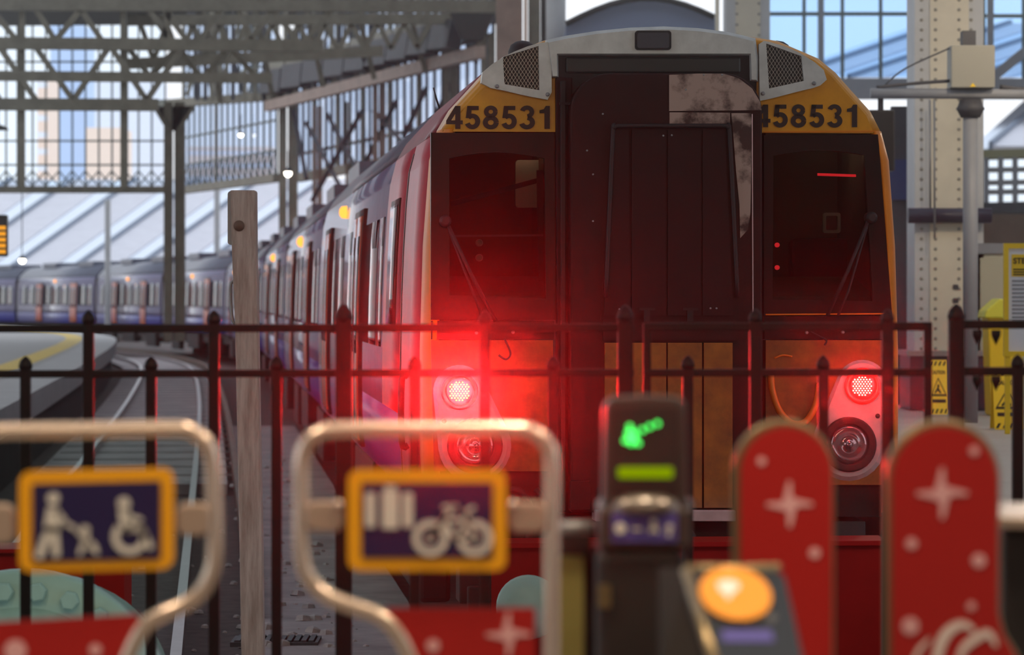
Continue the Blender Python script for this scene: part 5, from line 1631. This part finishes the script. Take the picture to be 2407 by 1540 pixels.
shaft(504, 516, 440, 150, 'slim far post left of the timber post', 'cream_side')
shaft(247, 259, 470, 150, 'slim white far post beyond the platform', 'cream_side')
# curved blue roof beyond the train
kr = thing('curved_roof', 'blue grey curved roof with a black rim above the train hood', 'roof', P(1500, 60, 58), kind='structure')
arc_ = [(1330 + k * 35, 62 - 66 * math.sin(math.pi * (k + 0.3) / 11.5)) for k in range(11)]
mb = MB(); a = [P(x, y, 58) for x, y in arc_ + [(1690, 110), (1330, 110)]]; mb.loft([a, [p + Vector((0, 3, 0)) for p in a]]); obj('roof_skin', mb, M['kiosk_roof'], kr)
mb = MB(); mb.tube([P(x, y, 57.9) for x, y in arc_], 0.05, 8); obj('rim', mb, M['black'], kr)
mb = MB(); slab(mb, [(1682, -40), (1691, -40), (1691, 120), (1682, 120)], 56, 0.15); obj('post', mb, M['cream'], kr)
mb = MB(); slab(mb, [(1271, -40), (1283, -40), (1283, 130), (1271, 130)], 57, 0.15); obj('post', mb, M['black'], kr)

# neighbouring roofs seen through the open side: pale glazed strips and sheeted strips, each built
def roof_field(label, quad, n, frac, d0, d1):
    """strips between the lower edge quad[0]-quad[1] (depth d0) and the upper edge quad[3]-quad[2] (depth d1)"""
    o = thing('station_roof', label, 'roof', P(quad[0][0], quad[0][1], d0), kind='structure')
    a, b, c_, e = [Vector((x, y, 0)) for x, y in quad]
    for k in range(n):
        for (t0, t1, m, lift, nm) in ((0.0, frac, 'roof_white', 0.0, 'glazed_strip'), (frac, frac + 0.07, 'roof_gutter', 0.25, 'gutter'), (frac + 0.07, 1.0, 'roof_grey', 0.1, 'sheet_strip')):
            u0, u1 = (k + t0) / n, (k + t1) / n
            q = []
            for (u, top_) in ((u0, 0), (u1, 0), (u1, 1), (u0, 1)):
                p = (a.lerp(b, u) if not top_ else e.lerp(c_, u))
                q.append(P(p.x, p.y, (d1 if top_ else d0)) + Vector((0, -lift, lift)))
            mb = MB(); mb.loft([q, [p + Vector((0, 0.1, -0.3)) for p in q]]); obj(nm, mb, M[m], o)
    return o
roof_field('pale striped station roof beyond the platform at left', [(-330, 640), (700, 640), (1000, 425), (-30, 425)], 7, 0.34, 190, 235)
roof_field('grey striped station roof beyond the broad cream column', [(2280, 350), (2700, 350), (2900, 215), (2420, 225)], 3, 0.3, 120, 150)
roof_field('pale sloping roof seen through the blue screen', [(1780, 190), (2500, 190), (2900, 60), (2150, 60)], 5, 0.45, 130, 170)
# far right clutter beyond column
fr_ = thing('footbridge', 'grey glazed footbridge beyond the broad cream column', 'bridge', P(2400, 480, 90))
mb = MB(); slab(mb, [(2310, 476), (2560, 470), (2560, 500), (2310, 500)], 90, 1.5); obj('deck', mb, M['steel_dark'], fr_)
mb = MB(); slab(mb, [(2310, 352), (2560, 345), (2560, 366), (2310, 372)], 90, 1.5); obj('fascia', mb, mat('olive_fascia', srgb(150, 146, 110), 0.6), fr_)
for k in range(7):
    member(fr_, 2318 + k * 34, 370, 2318 + k * 34, 476, 90, 90, 5, 'post', 'pole')
for y in (400, 430, 452):
    member(fr_, 2312, y, 2560, y - 4, 90, 90, 4, 'hand_rail', 'galv')
mb = MB(); slab(mb, [(2310, 372), (2560, 366), (2560, 474), (2310, 476)], 91.2, 0.05); obj('glass_side', mb, M['pane'], fr_)
mb = MB(); slab(mb, [(2310, 500), (2560, 500), (2560, 640), (2310, 640)], 93, 0.4); obj('brick_base', mb, mat('brown_brick', srgb(132, 108, 92), 0.8, 0, 0.2, 2), fr_)

# buildings beyond the end screen
def block(label, x0, x1, ytop, d, m, bands=0, m2=None):
    o = thing('building', label, 'building', (x_at((x0 + x1) / 2, d), d, 0))
    a, b, zt = x_at(x0, d), x_at(x1, d), z_at(ytop, d)
    obj('wall', MB().box(((a + b) / 2, d + 6, zt / 2), (b - a, 12, zt)), M[m], o)
    if bands:
        st = shared('floor_band', MB().box((0, 0, 0), ((b - a) * 1.01, 0.3, (zt - 10) / bands * 0.35)), M[m2])
        for k in range(bands):
            inst('floor_band', st, o, ((a + b) / 2, d - 0.1, 10 + (zt - 10) * (k + 0.5) / bands))
    return o
block('tall pale blue tower beyond the end screen', 118, 200, 60, 520, 'tower_blue')
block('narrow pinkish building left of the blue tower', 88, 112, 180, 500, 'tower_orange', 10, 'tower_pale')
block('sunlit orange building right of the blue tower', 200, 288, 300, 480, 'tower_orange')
block('pale block above the orange building', 198, 380, 190, 560, 'tower_pale')
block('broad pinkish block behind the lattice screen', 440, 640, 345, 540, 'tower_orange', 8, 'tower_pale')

# ------------------------------------------------------------------ hanging lamps and small lit things
def pendant(x, y, d, r, label, up=40):
    c = P(x, y, d)
    o = thing('pendant_lamp', label, 'lamp', c, group='small white hall lamps')
    mb = MB(); lathe(mb, [(0.0, -r), (r * 0.7, -r * 0.7), (r, 0), (r * 0.8, r * 0.5)], c, (0, 0, 1), 14); obj('bulb', mb, M['white_lamp'], o)
    mb = MB(); lathe(mb, [(r * 1.15, r * 0.3), (r * 0.8, r * 1.0), (r * 0.25, r * 1.5)], c, (0, 0, 1), 14); s_ = obj('shade', mb, M['steel_dark'], o)
    mb = MB(); mb.bar(c + Vector((0, 0, r * 1.4)), c + Vector((0, 0, r * 1.4 + up * d / FPX)), 0.03, 0.03); obj('hanger', mb, M['steel_dark'], o)
pendant(677, 407, 119, 0.13, 'lit white lamp on the pale shed column')
pendant(482, 437, 136, 0.15, 'lit white lamp under the lattice screen')
pendant(566, 317, 128, 0.09, 'small lit lamp high in front of the lattice screen')
pendant(52, 612, 120, 0.12, 'low lit lamp above the far carriage roofs', 172)
c = P(-4, 306, 84)
o = thing('shaded_lamp', 'dark dished lamp shade at the left edge of the photo', 'lamp', c)
mb = MB(); lathe(mb, [(0.26, 0.0), (0.22, 0.06), (0.12, 0.11), (0.03, 0.14), (0.03, 0.2)], c, (0, 0, 1), 16); obj('shade', mb, M['black'], o)
mb = MB(); mb.bar(c + Vector((0, 0, 0.2)), c + Vector((0, 0, 0.62)), 0.04, 0.04); obj('hanger', mb, M['steel_dark'], o)
dd = thing('departure_board', 'amber departure board at the left edge of the photo', 'display', P(-30, 560, 60))
mb = MB(); slab(mb, [(-90, 505), (16, 505), (16, 603), (-90, 603)], 60, 0.2); cs = obj('casing', mb, M['black'], dd, bevel=0.02)
for k in range(5):
    mb = MB(); slab(mb, [(-80, 531 + 14 * k), (13, 531 + 14 * k), (13, 540 + 14 * k), (-80, 540 + 14 * k)], 59.98, 0.03); obj('text_row', mb, M['amber_led'], cs, label='lit amber text row')
mb = MB(); mb.bar(P(-30, 505, 60.1), P(-30, 430, 60.1), 0.08, 0.08); obj('hanger', mb, M['steel_dark'], dd)

# ------------------------------------------------------------------ added haze that imitates lens glow around the tail lamps
hz = bpy.data.materials.new('lens_glow_haze')
hz.use_nodes = True
hn, hl_ = hz.node_tree.nodes, hz.node_tree.links
hn.remove(hn['Principled BSDF'])
vs = hn.new('ShaderNodeVolumeScatter')
vs.inputs['Density'].default_value = 0.0022
vs.inputs['Anisotropy'].default_value = 0.984
hl_.new(vs.outputs[0], hn['Material Output'].inputs['Volume'])
ho = obj('haze', MB().box((-12.5, 18, 7.0), (77, 50, 13.8)), hz)
tag(ho, 'thin haze added to imitate lens glow around the tail lamps', 'haze', kind='stuff')
